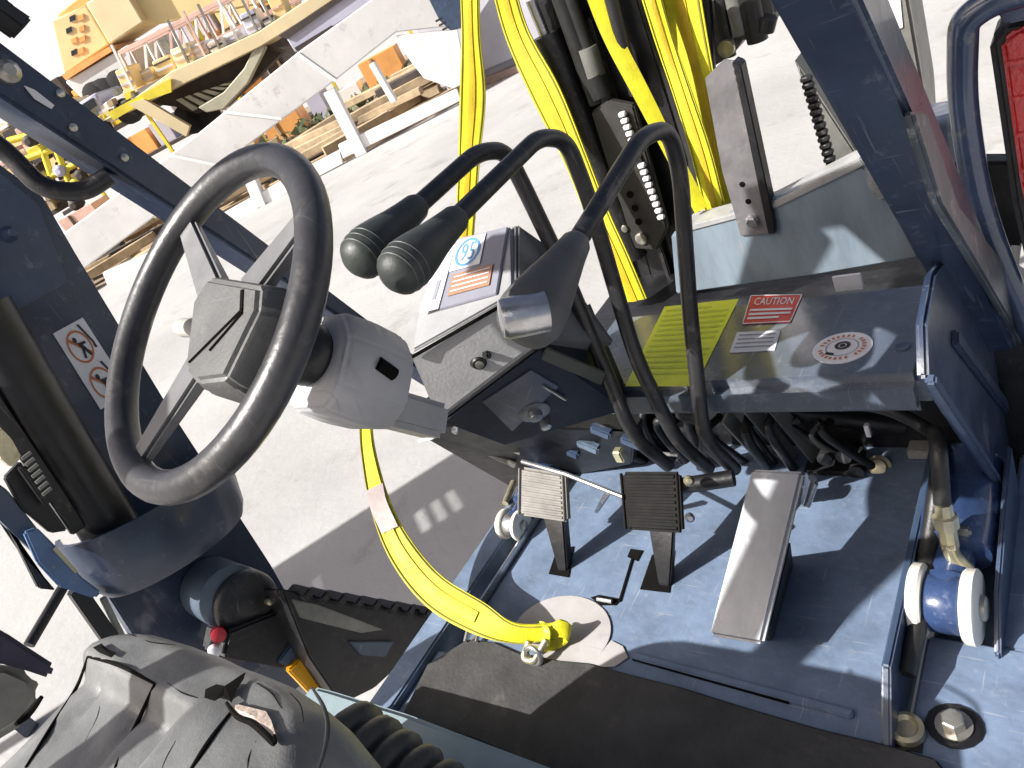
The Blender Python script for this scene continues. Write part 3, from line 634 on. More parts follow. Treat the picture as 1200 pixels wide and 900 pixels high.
part('linkage_rod', lambda bm: tube(bm, [P(735, 505, y=.94), P(757, 525, y=.93)], .003, 8), steel, FL)
part('linkage_rod', lambda bm: tube(bm, [P(763, 531, y=.93), P(795, 533, y=.93)], .004, 8), steel, FL)
part('brass_block', lambda bm: box(bm, P(726, 533, y=.95), (.02, .02, .03), .003), brass, FL)
part('grease_nipple', lambda bm: lathe(bm, P(807, 563, z=.2), (.5, -.6, .5), [(0, .009), (.01, .009), (.02, .004)], 10), brass, FL)
part('grease_nipple', lambda bm: lathe(bm, P(808, 606, z=.14), (.5, -.6, .5), [(0, .008), (.01, .008), (.02, .004)], 10), steel, FL)
part('pedal_shaft', lambda bm: tube(bm, [P(795, 570, z=.17), P(860, 560, z=.17)], .014, 12), black, FL)
part('strut', lambda bm: tube(bm, [P(602, 565, y=.93), P(592, 590, z=.02)], .008, 10), brass, FL)
part('under_rod', lambda bm: tube(bm, [P(540, 504, y=.9), P(610, 530, y=.92)], .007, 10), greysteel, FL)
part('under_rod', lambda bm: tube(bm, [P(545, 518, y=.9), P(604, 545, y=.92)], .008, 10), greysteel, FL)
part('bright_knob', lambda bm: lathe(bm, P(534, 504, y=.8), (.5, -.5, .5), [(-.01, .004), (0, .009), (.01, .006)], 12), steel, FL)
part('wire_loop', lambda bm: tube(bm, spline([P(518, 500, y=.78), P(508, 512, y=.78), P(492, 517, y=.8)], 6), .004, 8), offwhite, FL)

# dash console
a_, r_, b_, c_ = P(478, 416, y=.60), P(605, 345, y=.70), P(512, 494, y=.61), P(634, 402, y=.70)
tl_, tr_ = P(500, 284, y=.83), P(602, 260, y=.83)
bk = V((0, .10, -.10))
console = part('dash_console', lambda bm: None or (
    prism(bm, [a_, r_, c_, b_], V((-.03, .16, -.01)), .006, 3),
    hexa(bm, [a_, r_, tr_, tl_, a_ + V((0, .04, -.07)), r_ + V((0, .04, -.07)), tr_ + V((.0, .03, -.16)), tl_ + V((0, .03, -.16))], .008, 3)), greyplastic, FL)
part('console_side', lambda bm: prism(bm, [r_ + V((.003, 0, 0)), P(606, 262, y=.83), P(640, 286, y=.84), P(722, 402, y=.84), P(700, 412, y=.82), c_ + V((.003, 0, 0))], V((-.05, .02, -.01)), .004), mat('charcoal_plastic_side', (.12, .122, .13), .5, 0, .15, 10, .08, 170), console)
def onface0(px, py):
    r = ray(px, py); return CAM + r * ((a_ - CAM).dot(ln) / r.dot(ln))
seam = part('console_seam', lambda bm: bar(bm, a_ + V((.004, -.002, -.004)), r_ + V((0, -.002, -.003)), .004, .005, .001), ripdark, console)
ln = (r_ - a_).cross(tr_ - a_).normalized()
if ln.dot(CAM - a_) < 0: ln = -ln
lq = [onface0(x, y) for x, y in ((538, 282), (596, 267), (583, 346), (516, 364))]
inset = part('display_inset', lambda bm: prism(bm, offs(lq, .004)[0], offs(lq, 1)[1] * -.006, .001), mat('inset_grey', (.26, .26, .31), .5, 0, .1, 20), console)
def sub(q, u0, v0, u1, v1): return [bil(q, u, v) for u, v in ((u0, v0), (u1, v0), (u1, v1), (u0, v1))]
q1 = sub(lq, .02, .04, .6, .50); q2 = sub(lq, .12, .56, .86, .86); q3 = sub(lq, -.34, .10, .0, 1.0)
s1 = part('white_sticker', lambda bm: prism(bm, offs(q1, .006)[0], offs(q1, 1)[1] * -.001), white, inset, 0)
text('sticker_number', '95', q1, .28, .2, .74, .78, .0068, blueink, s1)
def ringq(q, h, m=18):
    def f(bm):
        n = offs(q, 0)[1]
        for k in range(m):
            t0, t1 = k * 2 * math.pi / m, (k + 1) * 2 * math.pi / m
            bm.faces.new([bm.verts.new(bil(q, .5 + .42 * s * math.cos(t), .5 + .46 * s * math.sin(t)) + n * h) for s, t in ((.82, t0), (1, t0), (1, t1), (.82, t1))])
    return f
part('sticker_ring', ringq(q1, .0068), blueink, s1, 0)
part('brown_sticker', lambda bm: prism(bm, offs(q2, .006)[0], offs(q2, 1)[1] * -.001), brownink, inset, 0)
bm = bmesh.new()
for i in range(4): patch(bm, q2, .05, .14 + i * .22, .95, .2 + i * .22, .0068)
finish('printed_line', bm, offwhite, inset, 0)
part('white_sticker', lambda bm: prism(bm, offs(q3, .006)[0], offs(q3, 1)[1] * -.001), white, inset, 0)
part('sticker_mark', lambda bm: patch(bm, q3, .5, .55, .72, .85, .0068), greyink, inset, 0)
# key switch
kn = (r_ - a_).cross(b_ - a_).normalized()
if kn.dot(CAM - a_) < 0: kn = -kn
kc = a_ + (P(562, 427, y=.65) - a_) - kn * (P(562, 427, y=.65) - a_).dot(kn)
part('key_switch', lambda bm: (lathe(bm, kc, kn, [(0, .016), (.006, .016), (.008, .012), (.012, .010), (.012, .0)], 22), box(bm, kc + kn * .012 + V((.014, .008, .010)), (.014, .01, .012), .003)), black, console)
part('key_slot', lambda bm: lathe(bm, kc + kn * .011, kn, [(0, .0065), (.003, .0065), (.0035, .003)], 16), zinc, console)
# navy cowl under the console
e_ = P(590, 524, y=.70)
cn = (c_ - b_).cross(e_ - b_).normalized()
if cn.dot(CAM - b_) < 0: cn = -cn
def onface(px, py, o=None, n=None):
    o = o or b_ + V((.004, .004, -.004)); n = n or cn
    r = ray(px, py); return CAM + r * ((o - CAM).dot(n) / r.dot(n))
f_ = onface(738, 480)
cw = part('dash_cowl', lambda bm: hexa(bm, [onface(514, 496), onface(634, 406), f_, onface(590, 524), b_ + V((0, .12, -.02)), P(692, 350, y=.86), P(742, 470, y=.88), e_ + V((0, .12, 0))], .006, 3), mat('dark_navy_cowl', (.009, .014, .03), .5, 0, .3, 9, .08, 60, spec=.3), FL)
dc = onface(626, 482)
part('lamp_socket', lambda bm: lathe(bm, dc, cn, [(0, .026), (.003, .026), (.005, .022), (.005, .012), (.014, .011), (.016, .005)], 26), mat('dull_steel_socket', (.2, .21, .22), .35, .6, .3, 20), cw)
part('lamp_stud', lambda bm: lathe(bm, onface(638, 494) , cn, [(0, .009), (.012, .009), (.014, .004)], 14), steel, cw)
iq = [onface(565, 470), onface(622, 432), onface(655, 452), onface(600, 505)]
part('inset_panel', lambda bm: prism(bm, offs(iq, .002)[0], cn * -.004, .001), navy, cw)
part('bright_scratch', lambda bm: bar(bm, onface(636, 450) + cn * .004, onface(662, 466) + cn * .004, .004, .003), steel, cw)
gq = [onface(640, 406), onface(710, 436), onface(704, 450), onface(634, 420)]
part('vent_slot', lambda bm: prism(bm, offs(gq, .003)[0], cn * -.004, .001), mat('olive_dark_inset', (.05, .055, .035), .35, 0, .2, 10), cw)

# steering column and wheel
WC = V((-.712, .345, .845)); WT = .948
WN = V((0, -math.cos(WT), math.sin(WT)))          # wheel normal, towards the driver
WU, WV = V((1, 0, 0)), V((0, math.sin(WT), math.cos(WT)))
def wp(u, v, n=0): return WC + WU * u + WV * v + WN * n
def onwheel(px, py, n=0):
    r = ray(px, py); o = WC + WN * n; p = CAM + r * ((o - CAM).dot(WN) / r.dot(WN)); return p
sw = part('steering_wheel', lambda bm: tube(bm, [wp(.170 * math.cos(t), .170 * math.sin(t)) for t in [2 * math.pi * k / 64 for k in range(64)]], .0168, 16, True), wheelmat, FL, 60)
for tx, ty in ((218, 262), (350, 262), (158, 545)):
    e = onwheel(tx, ty); dv = (e - WC).normalized(); e = WC + dv * .166; s = WC + dv * .045 - WN * .012
    def spk(bm):
        sd = dv.cross(WN)
        hexa(bm, [s + sd * .021 + WN * .004, s - sd * .021 + WN * .004, s - sd * .021 - WN * .014, s + sd * .021 - WN * .014,
                  e + sd * .014 + WN * .004, e - sd * .014 + WN * .004, e - sd * .012 - WN * .009, e + sd * .012 - WN * .009], .004, 2)
    part('spoke', spk, spokemat, sw)
hp = [onwheel(x, y, .03) for x, y in ((242, 323), (305, 333), (303, 362), (262, 446), (228, 450), (214, 432), (224, 352))]
hubc = sum(hp, V()) / len(hp)
def hubf(bm):
    t = bmesh.new()
    out = [hubc + (p - hubc) * 1.12 - WN * .052 for p in hp]; mid = [hubc + (p - hubc) * 1.10 - WN * .016 for p in hp]; top = [hubc + (p - hubc) * .95 for p in hp]
    R = [[t.verts.new(p) for p in L] for L in (out, mid, top)]
    n = len(hp)
    for A, B in zip(R, R[1:]):
        for k in range(n): t.faces.new((A[k], A[(k + 1) % n], B[(k + 1) % n], B[k]))
    t.faces.new(R[0][::-1]); t.faces.new(R[2])
    bmesh.ops.recalc_face_normals(t, faces=t.faces); bev(t, .004, 2); merge(bm, t)
part('horn_pad', hubf, hubmat, sw, 30)
pq = [hubc + (p - hubc) * .7 for p in hp]
part('pad_groove', lambda bm: [bar(bm, onwheel(*a, .0305), onwheel(*c, .0305), .003, .002) for a, c in (((222, 424), (284, 362)), ((283, 366), (284, 340)), ((284, 366), (246, 410)))], ripdark, sw)
part('wheel_boss', lambda bm: lathe(bm, WC - WN * .03, -WN, [(0, .05), (.02, .05), (.035, .038), (.06, .030), (.09, .032), (.12, .032)], 26), black, sw)
part('spinner_stub', lambda bm: lathe(bm, onwheel(216, 384, -.06), (-1, 0, .1), [(-.05, .012), (.0, .012), (.01, .010), (.014, .004)], 16), mat('cream_knob', (.42, .42, .38), .5, 0, .1, 20), FL)
AX = -WN
def colp(t): return WC + AX * t
part('column_boot', lambda bm: lathe(bm, colp(.104), AX, [(0, .030), (.008, .036), (.02, .036), (.026, .03), (.05, .03)], 24), black, FL)
def cover(bm):
    # faceted shroud round the column, octagonal with a flat flank
    sdv = V((1, 0, 0)); up = WV; R = []
    prof = ((.130, .046, .050), (.136, .053, .057), (.180, .055, .060), (.222, .053, .058), (.236, .047, .052))
    for t, rx, ry in prof:
        c = colp(t) + up * -.004
        R.append([bm.verts.new(c + sdv * (rx * x) + up * (ry * y)) for x, y in ((1, .45), (.55, 1), (-.55, 1), (-1, .45), (-1, -.5), (-.6, -1), (.6, -1), (1, -.5))])
    for A, B in zip(R, R[1:]):
        for k in range(8): bm.faces.new((A[k], A[(k + 1) % 8], B[(k + 1) % 8], B[k]))
    bm.faces.new(R[0][::-1]); bm.faces.new(R[-1])
    bev(bm, .005, 3)
cs = part('column_shroud', cover, coverplastic, FL, 50)
sp = P(449, 433, x=-.661)
part('shroud_slot', lambda bm: tube(bm, [sp + V((.004, -.004, .012)), sp + V((.004, .006, -.012))], .008, 12), ripdark, cs)
part('lower_shroud', lambda bm: bar(bm, colp(.20) - WV * .032, colp(.33) - WV * .026, .05, .045, .008), greyplastic, FL)

# hydraulic levers with pear shaped knobs
def lever(x0, kn_px, k0_px, rod, x1, capped=None):
    tip, k0 = P(*kn_px, x=x0), P(*k0_px, x=x0)
    n = len(rod); pts = [k0]
    for i, (px, py) in enumerate(rod):
        t = i / (n - 1); xx = x0 + (x1 - x0) * max(0, (t - .35) / .65)
        pts.append(P(px, py, x=xx))
    rootp = pts[-1] + V((-.005, .06, -.12))
    lv = part('control_lever', lambda bm: tube(bm, fillet(pts + [rootp], .045, 7), .0118, 14), rodblack, FL, 60)
    d = tip - k0; L = d.length
    part('knob', lambda bm: lathe(bm, k0, d, [(-.016, .014), (-.010, .0165), (L * .10, .0185), (L * .30, .0215), (L * .50, .0258), (L * .66, .0285), (L * .80, .028), (L * .90, .0245), (L * .96, .017), (L * .99, .009), (L, .002)] if not capped else
         [(-.012, .014), (-.006, .017), (L * .12, .02), (L * .4, .027), (L * .68, .034), (L * .85, .036), (L * .97, .031), (L, .02)], 30), mat('knob_rubber', (.036, .041, .039), .5, 0, .2, 14, .08, 150) if not capped else mat('knob_rubber_grey', (.075, .076, .08), .5, 0, .2, 14, .06, 150), lv, 60)
    for t in ((.72, .80, .87) if not capped else ()):
        rr = {.72: .0289, .80: .0283, .87: .0262}[t]
        part('knob_ring', lambda bm: lathe(bm, k0 + d * t, d, [(-.0012, rr - .001), (-.0006, rr), (.0006, rr), (.0012, rr - .001)], 30), mat('knob_ring_grey', (.075, .082, .075), .4), lv, 60)
    if capped:
        c = P(*capped, x=x0) ; cd = V((-.62, -.62, .30)).normalized()
        part('push_button', lambda bm: lathe(bm, c - cd * .035, cd, [(0, .021), (.042, .021), (.046, .019), (.048, .0)], 26), steel, lv)
    return lv
lever(-.66, (412, 312), (482, 248), [(560, 178), (592, 176), (612, 215), (660, 315), (742, 512)], -.655)
lever(-.60, (456, 330), (528, 262), [(632, 160), (664, 164), (690, 232), (745, 420), (792, 515)], -.59)
lever(-.48, (612, 386), (672, 290), [(752, 160), (783, 150), (797, 200), (808, 360), (824, 515)], -.54, (600, 372))

# overhead guard: legs, header and a short slatted roof above the picture, cut to suit its shade
def leg(name, edge1, edge2, xl, top_z, bot_z, depth):
    """leg whose rear edge and front edge run through two pixel pairs on the plane x = xl"""
    A = [P(*p, x=xl) for p in edge1]; B = [P(*p, x=xl) for p in edge2]
    def ext(p, q, z): return p + (q - p) * ((z - p.z) / (q.z - p.z))
    q = [ext(*A, top_z), ext(*B, top_z), ext(*B, bot_z), ext(*A, bot_z)]
    return q, part(name, lambda bm: prism(bm, q, (depth, 0, 0), .006, 2), navy, FL)
lq_, LEG1 = leg('guard_leg', ((0, 112), (232, 263)), ((0, 47), (330, 297)), -1.15, 1.42, .30, -.07)
ra, rb = P(898, 0, x=-.215), P(1008, 190, x=-.215)
def onl(z): return ra + (rb - ra) * ((z - ra.z) / (rb.z - ra.z))
fw = V((0, .075, .0))
lt, lb2 = onl(1.42), onl(.22)
LEG2 = part('guard_leg', lambda bm: hexa(bm, [lt, lt + V((.058, 0, 0)), lt + V((.058, 0, 0)) + fw, lt + fw, lb2, lb2 + V((.058, 0, 0)), lb2 + V((.058, 0, 0)) + fw, lb2 + fw], .006, 3), navy, FL)
rl = V((-1.2, -.38, 1.17))
part('guard_leg', lambda bm: bar(bm, rl + V((.04, -.34 * 1.17, -1.17)), rl + V((.04, .34 * .26, .26)), .045, .08, .006), navy, FL)  # unseen rear leg added so its shadow crosses seat and floor
part('guard_leg', lambda bm: bar(bm, V((-.17, -.72, 0)), V((-.17, .10, 1.42)), .07, .09, .006), navy, FL)
hd = part('roof_header', lambda bm: box(bm, (-.67, .44, 1.43), (1.1, .07, .05), .006), navy, FL)
part('roof_header', lambda bm: box(bm, (-.67, .10, 1.43), (1.1, .06, .05), .006), navy, FL)
for i in range(8):
    part('roof_slat', lambda bm: box(bm, (-1.055 + i * .121, .27, 1.43), (.117, .28, .03), .004), navy, FL)
wl = [P(x, y, x=-1.148) for x, y in ((28, 101), (40, 106), (63, 124), (60, 128), (40, 116))]
part('white_sticker', lambda bm: prism(bm, wl, (.003, 0, 0)), offwhite, LEG1, 0)
part('leg_bolt', lambda bm: lathe(bm, P(8, 85, x=-1.15), (1, 0, 0), [(0, .016), (.008, .016), (.01, .012), (.014, .008)], 12), zinc, LEG1)
part('leg_bracket', lambda bm: prism(bm, [P(x, y, x=-1.145) for x, y in ((-20, 0), (0, 20), (24, 36), (14, 48), (-20, 24))], (.05, 0, 0), .003), black, LEG1)
for x, y in ((145, 185), (70, 110), (85, 150)):
    part('leg_rivet', lambda bm: lathe(bm, P(x, y, x=-1.15), (1, 0, 0), [(0, .006), (.004, .006), (.006, .002)], 10), zinc, LEG1)
part('grab_handle', lambda bm: tube(bm, fillet([P(-30, 150, x=-1.22), P(8, 178, x=-1.22), P(50, 222, x=-1.2), P(98, 226, x=-1.18), P(128, 206, x=-1.16)], .05, 7), .014, 14), rodblack, FL, 60)
# right fender gusset
gus = part('side_gusset', lambda bm: prism(bm, [P(x, y, x=-.19) for x, y in ((1086, 378), (1088, 442), (1130, 508), (1240, 672), (1240, 340), (1168, 290), (1120, 285), (1096, 320))], (-.012, 0, 0), .004), navy, FL)
part('gusset_edge', lambda bm: bar(bm, P(1090, 444, x=-.187), P(1240, 672, x=-.187), .012, .012, .003), slate, gus)
part('gusset_rib', lambda bm: bar(bm, P(1118, 395, x=-.187), P(1240, 560, x=-.187), .01, .02, .003), navy, gus)
part('front_stay', lambda bm: prism(bm, [P(x, y, x=-.15) for x, y in ((1070, 130), (1104, 240), (1140, 300), (1210, 420), (1230, 380), (1160, 285), (1124, 240), (1086, 130))], (-.01, 0, 0), .003), mat('scuffed_leg_steel', (.07, .08, .095), .4, .2, .4, 8, .1, 40, (.4, .4, .38), .7), FL)

# stop lamp with tube guard at the right
LY = 1.05
lamp = part('stop_lamp', lambda bm: prism(bm, [P(x, y, y=LY) for x, y in ((1158, 50), (1176, 26), (1260, 10), (1260, 340), (1206, 330), (1186, 240))], (0, .06, 0), .008, 3), rubber, FL)
part('lens', lambda bm: prism(bm, [P(x, y, y=LY - .012) for x, y in ((1172, 50), (1192, 34), (1262, 20), (1262, 300), (1212, 285), (1196, 220))], (0, .03, 0), .006, 3), redlens, lamp)
for i in range(5):
    part('lens_rib', lambda bm: bar(bm, P(1180 + i * 5, 75 + i * 42, y=LY - .013), P(1262, 60 + i * 42, y=LY - .013), .004, .006, .001), redlens, lamp)
part('lamp_cap', lambda bm: prism(bm, [P(x, y, y=LY - .002) for x, y in ((1164, 10), (1260, -10), (1260, 12), (1178, 30))], (0, .08, 0), .004), blueboss, lamp)
part('lamp_bracket', lambda bm: prism(bm, [P(x, y, y=LY + .06) for x, y in ((1118, 190), (1186, 190), (1200, 290), (1130, 285))], (0, .03, 0), .004), black, FL)
part('lamp_guard', lambda bm: tube(bm, fillet([P(1230, -20, y=LY - .02), P(1160, 2, y=LY - .02), P(1129, 25, y=LY - .02), P(1127, 110, y=LY), P(1142, 215, y=LY), P(1168, 300, y=LY), P(1215, 400, y=LY)], .06, 7), .0165, 16), mat('glossy_blue_tube', (.045, .065, .12), .22, .1, .3, 10, .06, 40, (.3, .25, .2), .4, coat=.5), FL, 60)

# cross plate ahead of the box, with a bolted flap
XY = 1.36
xq = [P(x, y, y=XY) for x, y in ((786, 276), (802, 270), (1010, 194), (1030, 210), (1078, 302), (960, 322), (792, 345))]
xp = part('cross_plate', lambda bm: prism(bm, xq, (0, .02, 0), .004), paleplate, FL)
part('plate_rim', lambda bm: prism(bm, [P(x, y, y=XY - .004) for x, y in ((800, 266), (900, 240), (1008, 186), (1014, 194), (905, 246), (802, 273))], (0, .06, 0), .002), mat('pale_scuffed_rim', (.4, .4, .4), .45, .2, .2, 20), xp)
part('weld_patch', lambda bm: prism(bm, [P(x, y, y=XY - .008) for x, y in ((1012, 196), (1030, 190), (1040, 216), (1052, 224), (1030, 236), (1018, 222))], (0, .01, 0), .003), mat('bare_weld', (.4, .41, .42), .5, .5, .4, 40, .3, 120), xp)
flap = part('chain_flap', lambda bm: prism(bm, [P(x, y, y=XY - .006) for x, y in ((826, 92), (848, 70), (862, 72), (909, 274), (868, 277), (846, 200))], (0, .006, 0), .001), stripsteel, FL)
part('flap_edge', lambda bm: prism(bm, [P(x, y, y=XY - .012) for x, y in ((858, 72), (868, 76), (908, 262), (908, 274), (900, 275))], (0, .03, 0), .002), black, flap)
part('flap_bolt', lambda bm: lathe(bm, P(882, 258, y=XY - .006), (0, -1, 0), [(0, .014), (.003, .014), (.004, .011), (.012, .011), (.014, .009)], 6), steel, flap)
for x, y in ((877, 236), (870, 216)):
    part('flap_hole', lambda bm: lathe(bm, P(x, y, y=XY - .0055), (0, -1, 0), [(0, .006), (.001, .006)], 14), ripdark, flap)

# mast: dark channels, hose guides and lift chains
MY = 1.5
mast = part('mast_channel', lambda bm: [prism(bm, [P(x, y, y=MY) for x, y in q], (0, .09, 0), .004) for q in
      ([(618, -30), (668, -30), (772, 352), (738, 356)], [(664, -30), (712, -30), (800, 330), (770, 352)], [(706, -30), (738, -30), (806, 190), (806, 340), (798, 340)])], black, FL)
part('channel_edge', lambda bm: bar(bm, P(690, 20, y=MY - .01), P(790, 340, y=MY - .01), .014, .02, .003), rodblack, mast)
part('channel_edge', lambda bm: bar(bm, P(648, 10, y=MY - .01), P(745, 340, y=MY - .01), .014, .02, .003), rodblack, mast)
def cyl(name, a, c, r, m, par=mast, y=MY - .03): part(name, lambda bm: tube(bm, [P(*a, y=y), P(*c, y=y)], r, 14), m, par)
cyl('hose_fitting', (622, 0), (640, 45), .012, steel); cyl('hose_fitting', (637, 46), (650, 72), .026, greysteel); cyl('hose_fitting', (650, 76), (660, 90), .016, zinc)
cyl('hose_fitting', (658, 96), (668, 120), .010, steel); cyl('hose', (688, 55), (702, 100), .022, greysteel); cyl('hose_nut', (696, 88), (706, 112), .026, hosemat)
cyl('hose', (655, -10), (700, 120), .02, hosemat); cyl('hose', (665, -10), (712, 120), .014, hosemat); cyl('hose', (714, -10), (745, 110), .014, hosemat)
cyl('lift_cylinder', (640, 40), (745, 300), .03, rodblack)
pb = part('perforated_bracket', lambda bm: prism(bm, [P(x, y, y=MY - .05) for x, y in ((692, 132), (712, 118), (742, 124), (782, 268), (770, 294), (742, 292))], (0, .02, 0), .004), mat('dusty_black_bracket', (.045, .043, .04), .5, .2, .3, 14, .1, 60), FL)
for x, y in ((738, 228), (744, 244), (748, 260)):
    part('bracket_hole', lambda bm: lathe(bm, P(x, y, y=MY - .0515), (0, -1, 0), [(0, .008), (.0015, .008)], 14), ripdark, pb)
part('bracket_bolt', lambda bm: lathe(bm, P(752, 279, y=MY - .05), (0, -1, 0), [(0, .015), (.006, .015), (.008, .011)], 18), zinc, pb)
part('bracket_bolt', lambda bm: lathe(bm, P(732, 267, y=MY - .05), (0, -1, 0), [(0, .01), (.006, .01), (.008, .006)], 12), zinc, pb)
def chain(name, a, c, n, m, y, wd, parent, skip=()):
    ch = part(name, lambda bm: bar(bm, P(*a, y=y + .006), P(*c, y=y + .006), wd * .75, .006), black, parent)
    for i in range(n):
        if i in skip: continue
        t = (i + .5) / n; p = P(a[0] + (c[0] - a[0]) * t, a[1] + (c[1] - a[1]) * t, y=y); dn = (P(*c, y=y) - P(*a, y=y)); Lk = dn.length / n
        part('link', lambda bm: bar(bm, p - dn.normalized() * Lk * .33, p + dn.normalized() * Lk * .33, wd, .012, .002, seg=1), m, ch)
chain('lift_chain', (728, 130), (776, 258), 17, offwhite, MY - .06, .016, FL, (5, 6, 7))
chain('lift_chain', (944, 88), (980, 214), 16, rodblack, 1.46, .022, FL)
chain('lift_chain', (862, 70), (906, 268), 22, rodblack, XY - .002, .012, FL)
om = part('outer_mast', lambda bm: prism(bm, [P(x, y, y=1.62) for x, y in ((1012, -20), (1062, -20), (1084, 110), (1090, 200), (1040, 190))], (0, .12, 0), .006), greysteel, FL)
part('mast_label', lambda bm: prism(bm, [P(x, y, y=1.617) for x, y in ((1040, 0), (1055, 0), (1058, 32), (1046, 38))], (0, .002, 0)), offwhite, om, 0)
part('outer_mast', lambda bm: prism(bm, [P(x, y, y=1.60) for x, y in ((930, 70), (945, 90), (1010, 190), (982, 212))], (0, .1, 0), .004), greysteel, FL)
part('fender_stub', lambda bm: tube(bm, [P(1098, 128, y=1.35), P(1110, 290, y=1.32)], .045, 20), mat('dark_blue_stub', (.05, .065, .10), .35, 0, .3, 9, .08, 40, (.35, .35, .35), .5, coat=.3), FL)
cg = part('carriage', lambda bm: (prism(bm, [P(x, y, y=1.72) for x, y in ((716, -30), (905, -30), (912, 18), (894, 42), (872, 44), (858, 66), (820, 88), (782, 84), (744, 60))], (0, .1, 0), .01)), mat('grimy_carriage_steel', (.20, .19, .17), .5, .2, .5, 9, .2, 40, (.42, .40, .36), .6), FL)
for a, c, r, m in (((826, -10), (832, 88), .014, hosemat), ((842, -10), (856, 66), .013, rodblack), ((876, -10), (888, 48), .022, hosemat), ((858, -10), (868, 40), .018, greysteel), ((900, 20), (896, 36), .02, hosemat), ((772, -10), (800, 80), .02, greysteel)):
    part('carriage_hose', lambda bm: tube(bm, [P(*a, y=1.68), P(*c, y=1.68)], r, 12), m, cg)
part('carriage_pin', lambda bm: lathe(bm, P(852, 56, y=1.66), (0, -1, 0), [(0, .018), (.01, .018), (.012, .012)], 14), brass, cg)
part('rear_rim', lambda bm: tube(bm, spline([P(722, -10, y=1.66), P(735, 45, y=1.66), P(752, 72, y=1.66), P(778, 82, y=1.66)], 6), .012, 10), steel, cg)

# seat deck, bellows and seat
part('seat_deck', lambda bm: prism(bm, [P(386, 806, z=.15), P(475, 833, z=.15), P(660, 902, z=.15), P(760, 940, z=.15), V((-.45, -.5, .15)), V((-1.14, -.5, .15)), V((-1.14, .300, .15))], (0, 0, -.14), .01, 3), deckblue, FL)
bel = part('seat_bellows', lambda bm: lathe(bm, P(392, 884, z=.30), (.94, .04, -.34), sum([[(i * .034, .060 - .004 * i), (i * .034 + .012, .072 - .004 * i), (i * .034 + .024, .072 - .004 * i), (i * .034 + .031, .060 - .004 * i)] for i in range(6)], []) + [(.21, .03), (.22, .0)], 30), mat('olive_black_bellows', (.05, .048, .042), .45, 0, .3, 14, .1, 140), FL, 60)
# cushion as one quilted shape, seat axes: u across, v fore-aft
SX0, SX1, SY1, SY0, SZ = -1.045, -.522, .160, -.42, .55
nx, ny = 78, 84
def sstep(a, c, x):
    t = min(1, max(0, (x - a) / (c - a))); return t * t * (3 - 2 * t)
inx0, inx1 = P(105, 768, z=.525).x, P(272, 826, z=.525).x
iny = .085
def seat_z(x, y):
    # bolster around, sunken panel inside with fore-and-aft flutes
    r = .06
    dx = min(x - SX0, SX1 - x); dy = SY1 - y
    e = min(dx, dy)
    ins = min(sstep(inx0 - .012, inx0 + .012, x), 1 - sstep(inx1 - .012, inx1 + .012, x), 1 - sstep(iny - .014, iny + .014, y))
    z = SZ + .018 * sstep(0, .09, e) - .0 - ins * .040
    nf = 3
    ph = (x - inx0) / (inx1 - inx0) * nf
    if 0 < ph < nf: z += ins * (.008 * abs(math.sin(math.pi * ph)) ** .35 - .002)
    z += .0022 * math.sin(x * 41 + y * 23) * math.sin(y * 37 - x * 11) + .0010 * math.sin(x * 90 + 1) * math.sin(y * 70)
    return z
def seatf(bm):
    cx, cy = (SX0 + SX1) / 2, (SY0 + SY1) / 2; hx, hy = (SX1 - SX0) / 2, (SY1 - SY0) / 2
    def sq(u, v, p=5):
        # square to rounded rectangle
        m = max(abs(u), abs(v))
        if m < 1e-6: return cx, cy
        k = m / (abs(u) ** p + abs(v) ** p) ** (1 / p)
        return cx + u * k * hx, cy + v * k * hy
    G = []
    for i in range(nx + 1):
        row = []
        for j in range(ny + 1):
            u, v = -1 + 2 * i / nx, -1 + 2 * j / ny
            x, y = sq(u, v)
            m = max(abs(u), abs(v))
            z = seat_z(x, y)
            if m > .93: z -= .03 * ((m - .93) / .07) ** 2
            row.append(bm.verts.new((x, y, z)))
        G.append(row)
    for i in range(nx):
        for j in range(ny): bm.faces.new((G[i][j], G[i + 1][j], G[i + 1][j + 1], G[i][j + 1]))
    rim = [G[i][0] for i in range(nx + 1)] + [G[nx][j] for j in range(1, ny + 1)] + [G[i][ny] for i in range(nx - 1, -1, -1)] + [G[0][j] for j in range(ny - 1, 0, -1)]
    prev = rim
    for dz, s in ((.02, 1.012), (.03, 1.008), (.08, .99), (.03, .96)):
        new = [bm.verts.new((cx + (v.co.x - cx) * s, cy + (v.co.y - cy) * s, v.co.z - dz)) for v in prev]
        for k in range(len(rim)): bm.faces.new((prev[k], prev[(k + 1) % len(rim)], new[(k + 1) % len(rim)], new[k]))
        prev = new
    bm.faces.new(prev)
seat = part('seat', seatf, seatvinyl, FL, 70)
def onseat(px, py, it=12):
    z = SZ
    for _ in range(it):
        p = P(px, py, z=z); z = seat_z(p.x, p.y)
    return p
def seatstrip(name, px, wd, m, lift=.004, par=seat):
    pts = spline([onseat(*p) + V((0, 0, lift)) for p in px], 5)
    part(name, lambda bm: tube(bm, pts, [wd * (.45 + .55 * math.sin(math.pi * (i + .5) / len(pts))) for i in range(len(pts))], 8), m, par)
def seatpatch(name, px, m, lift=.003, par=seat):
    def f(bm):
        vs = [onseat(*p) + V((0, 0, lift)) for p in px]; c = sum(vs, V()) / len(vs)
        vv = [bm.verts.new(v) for v in vs]; cc_ = bm.verts.new(c + V((0, 0, .003)))
        for k in range(len(vv)): bm.faces.new((vv[k], vv[(k + 1) % len(vv)], cc_))
    part(name, f, m, par, 0)
seatstrip('seam', [(103, 770), (90, 806), (62, 850), (30, 900)], .0024, ripdark, .0006)
seatstrip('seam', [(181, 803), (160, 850), (135, 900)], .0024, ripdark, .0006)
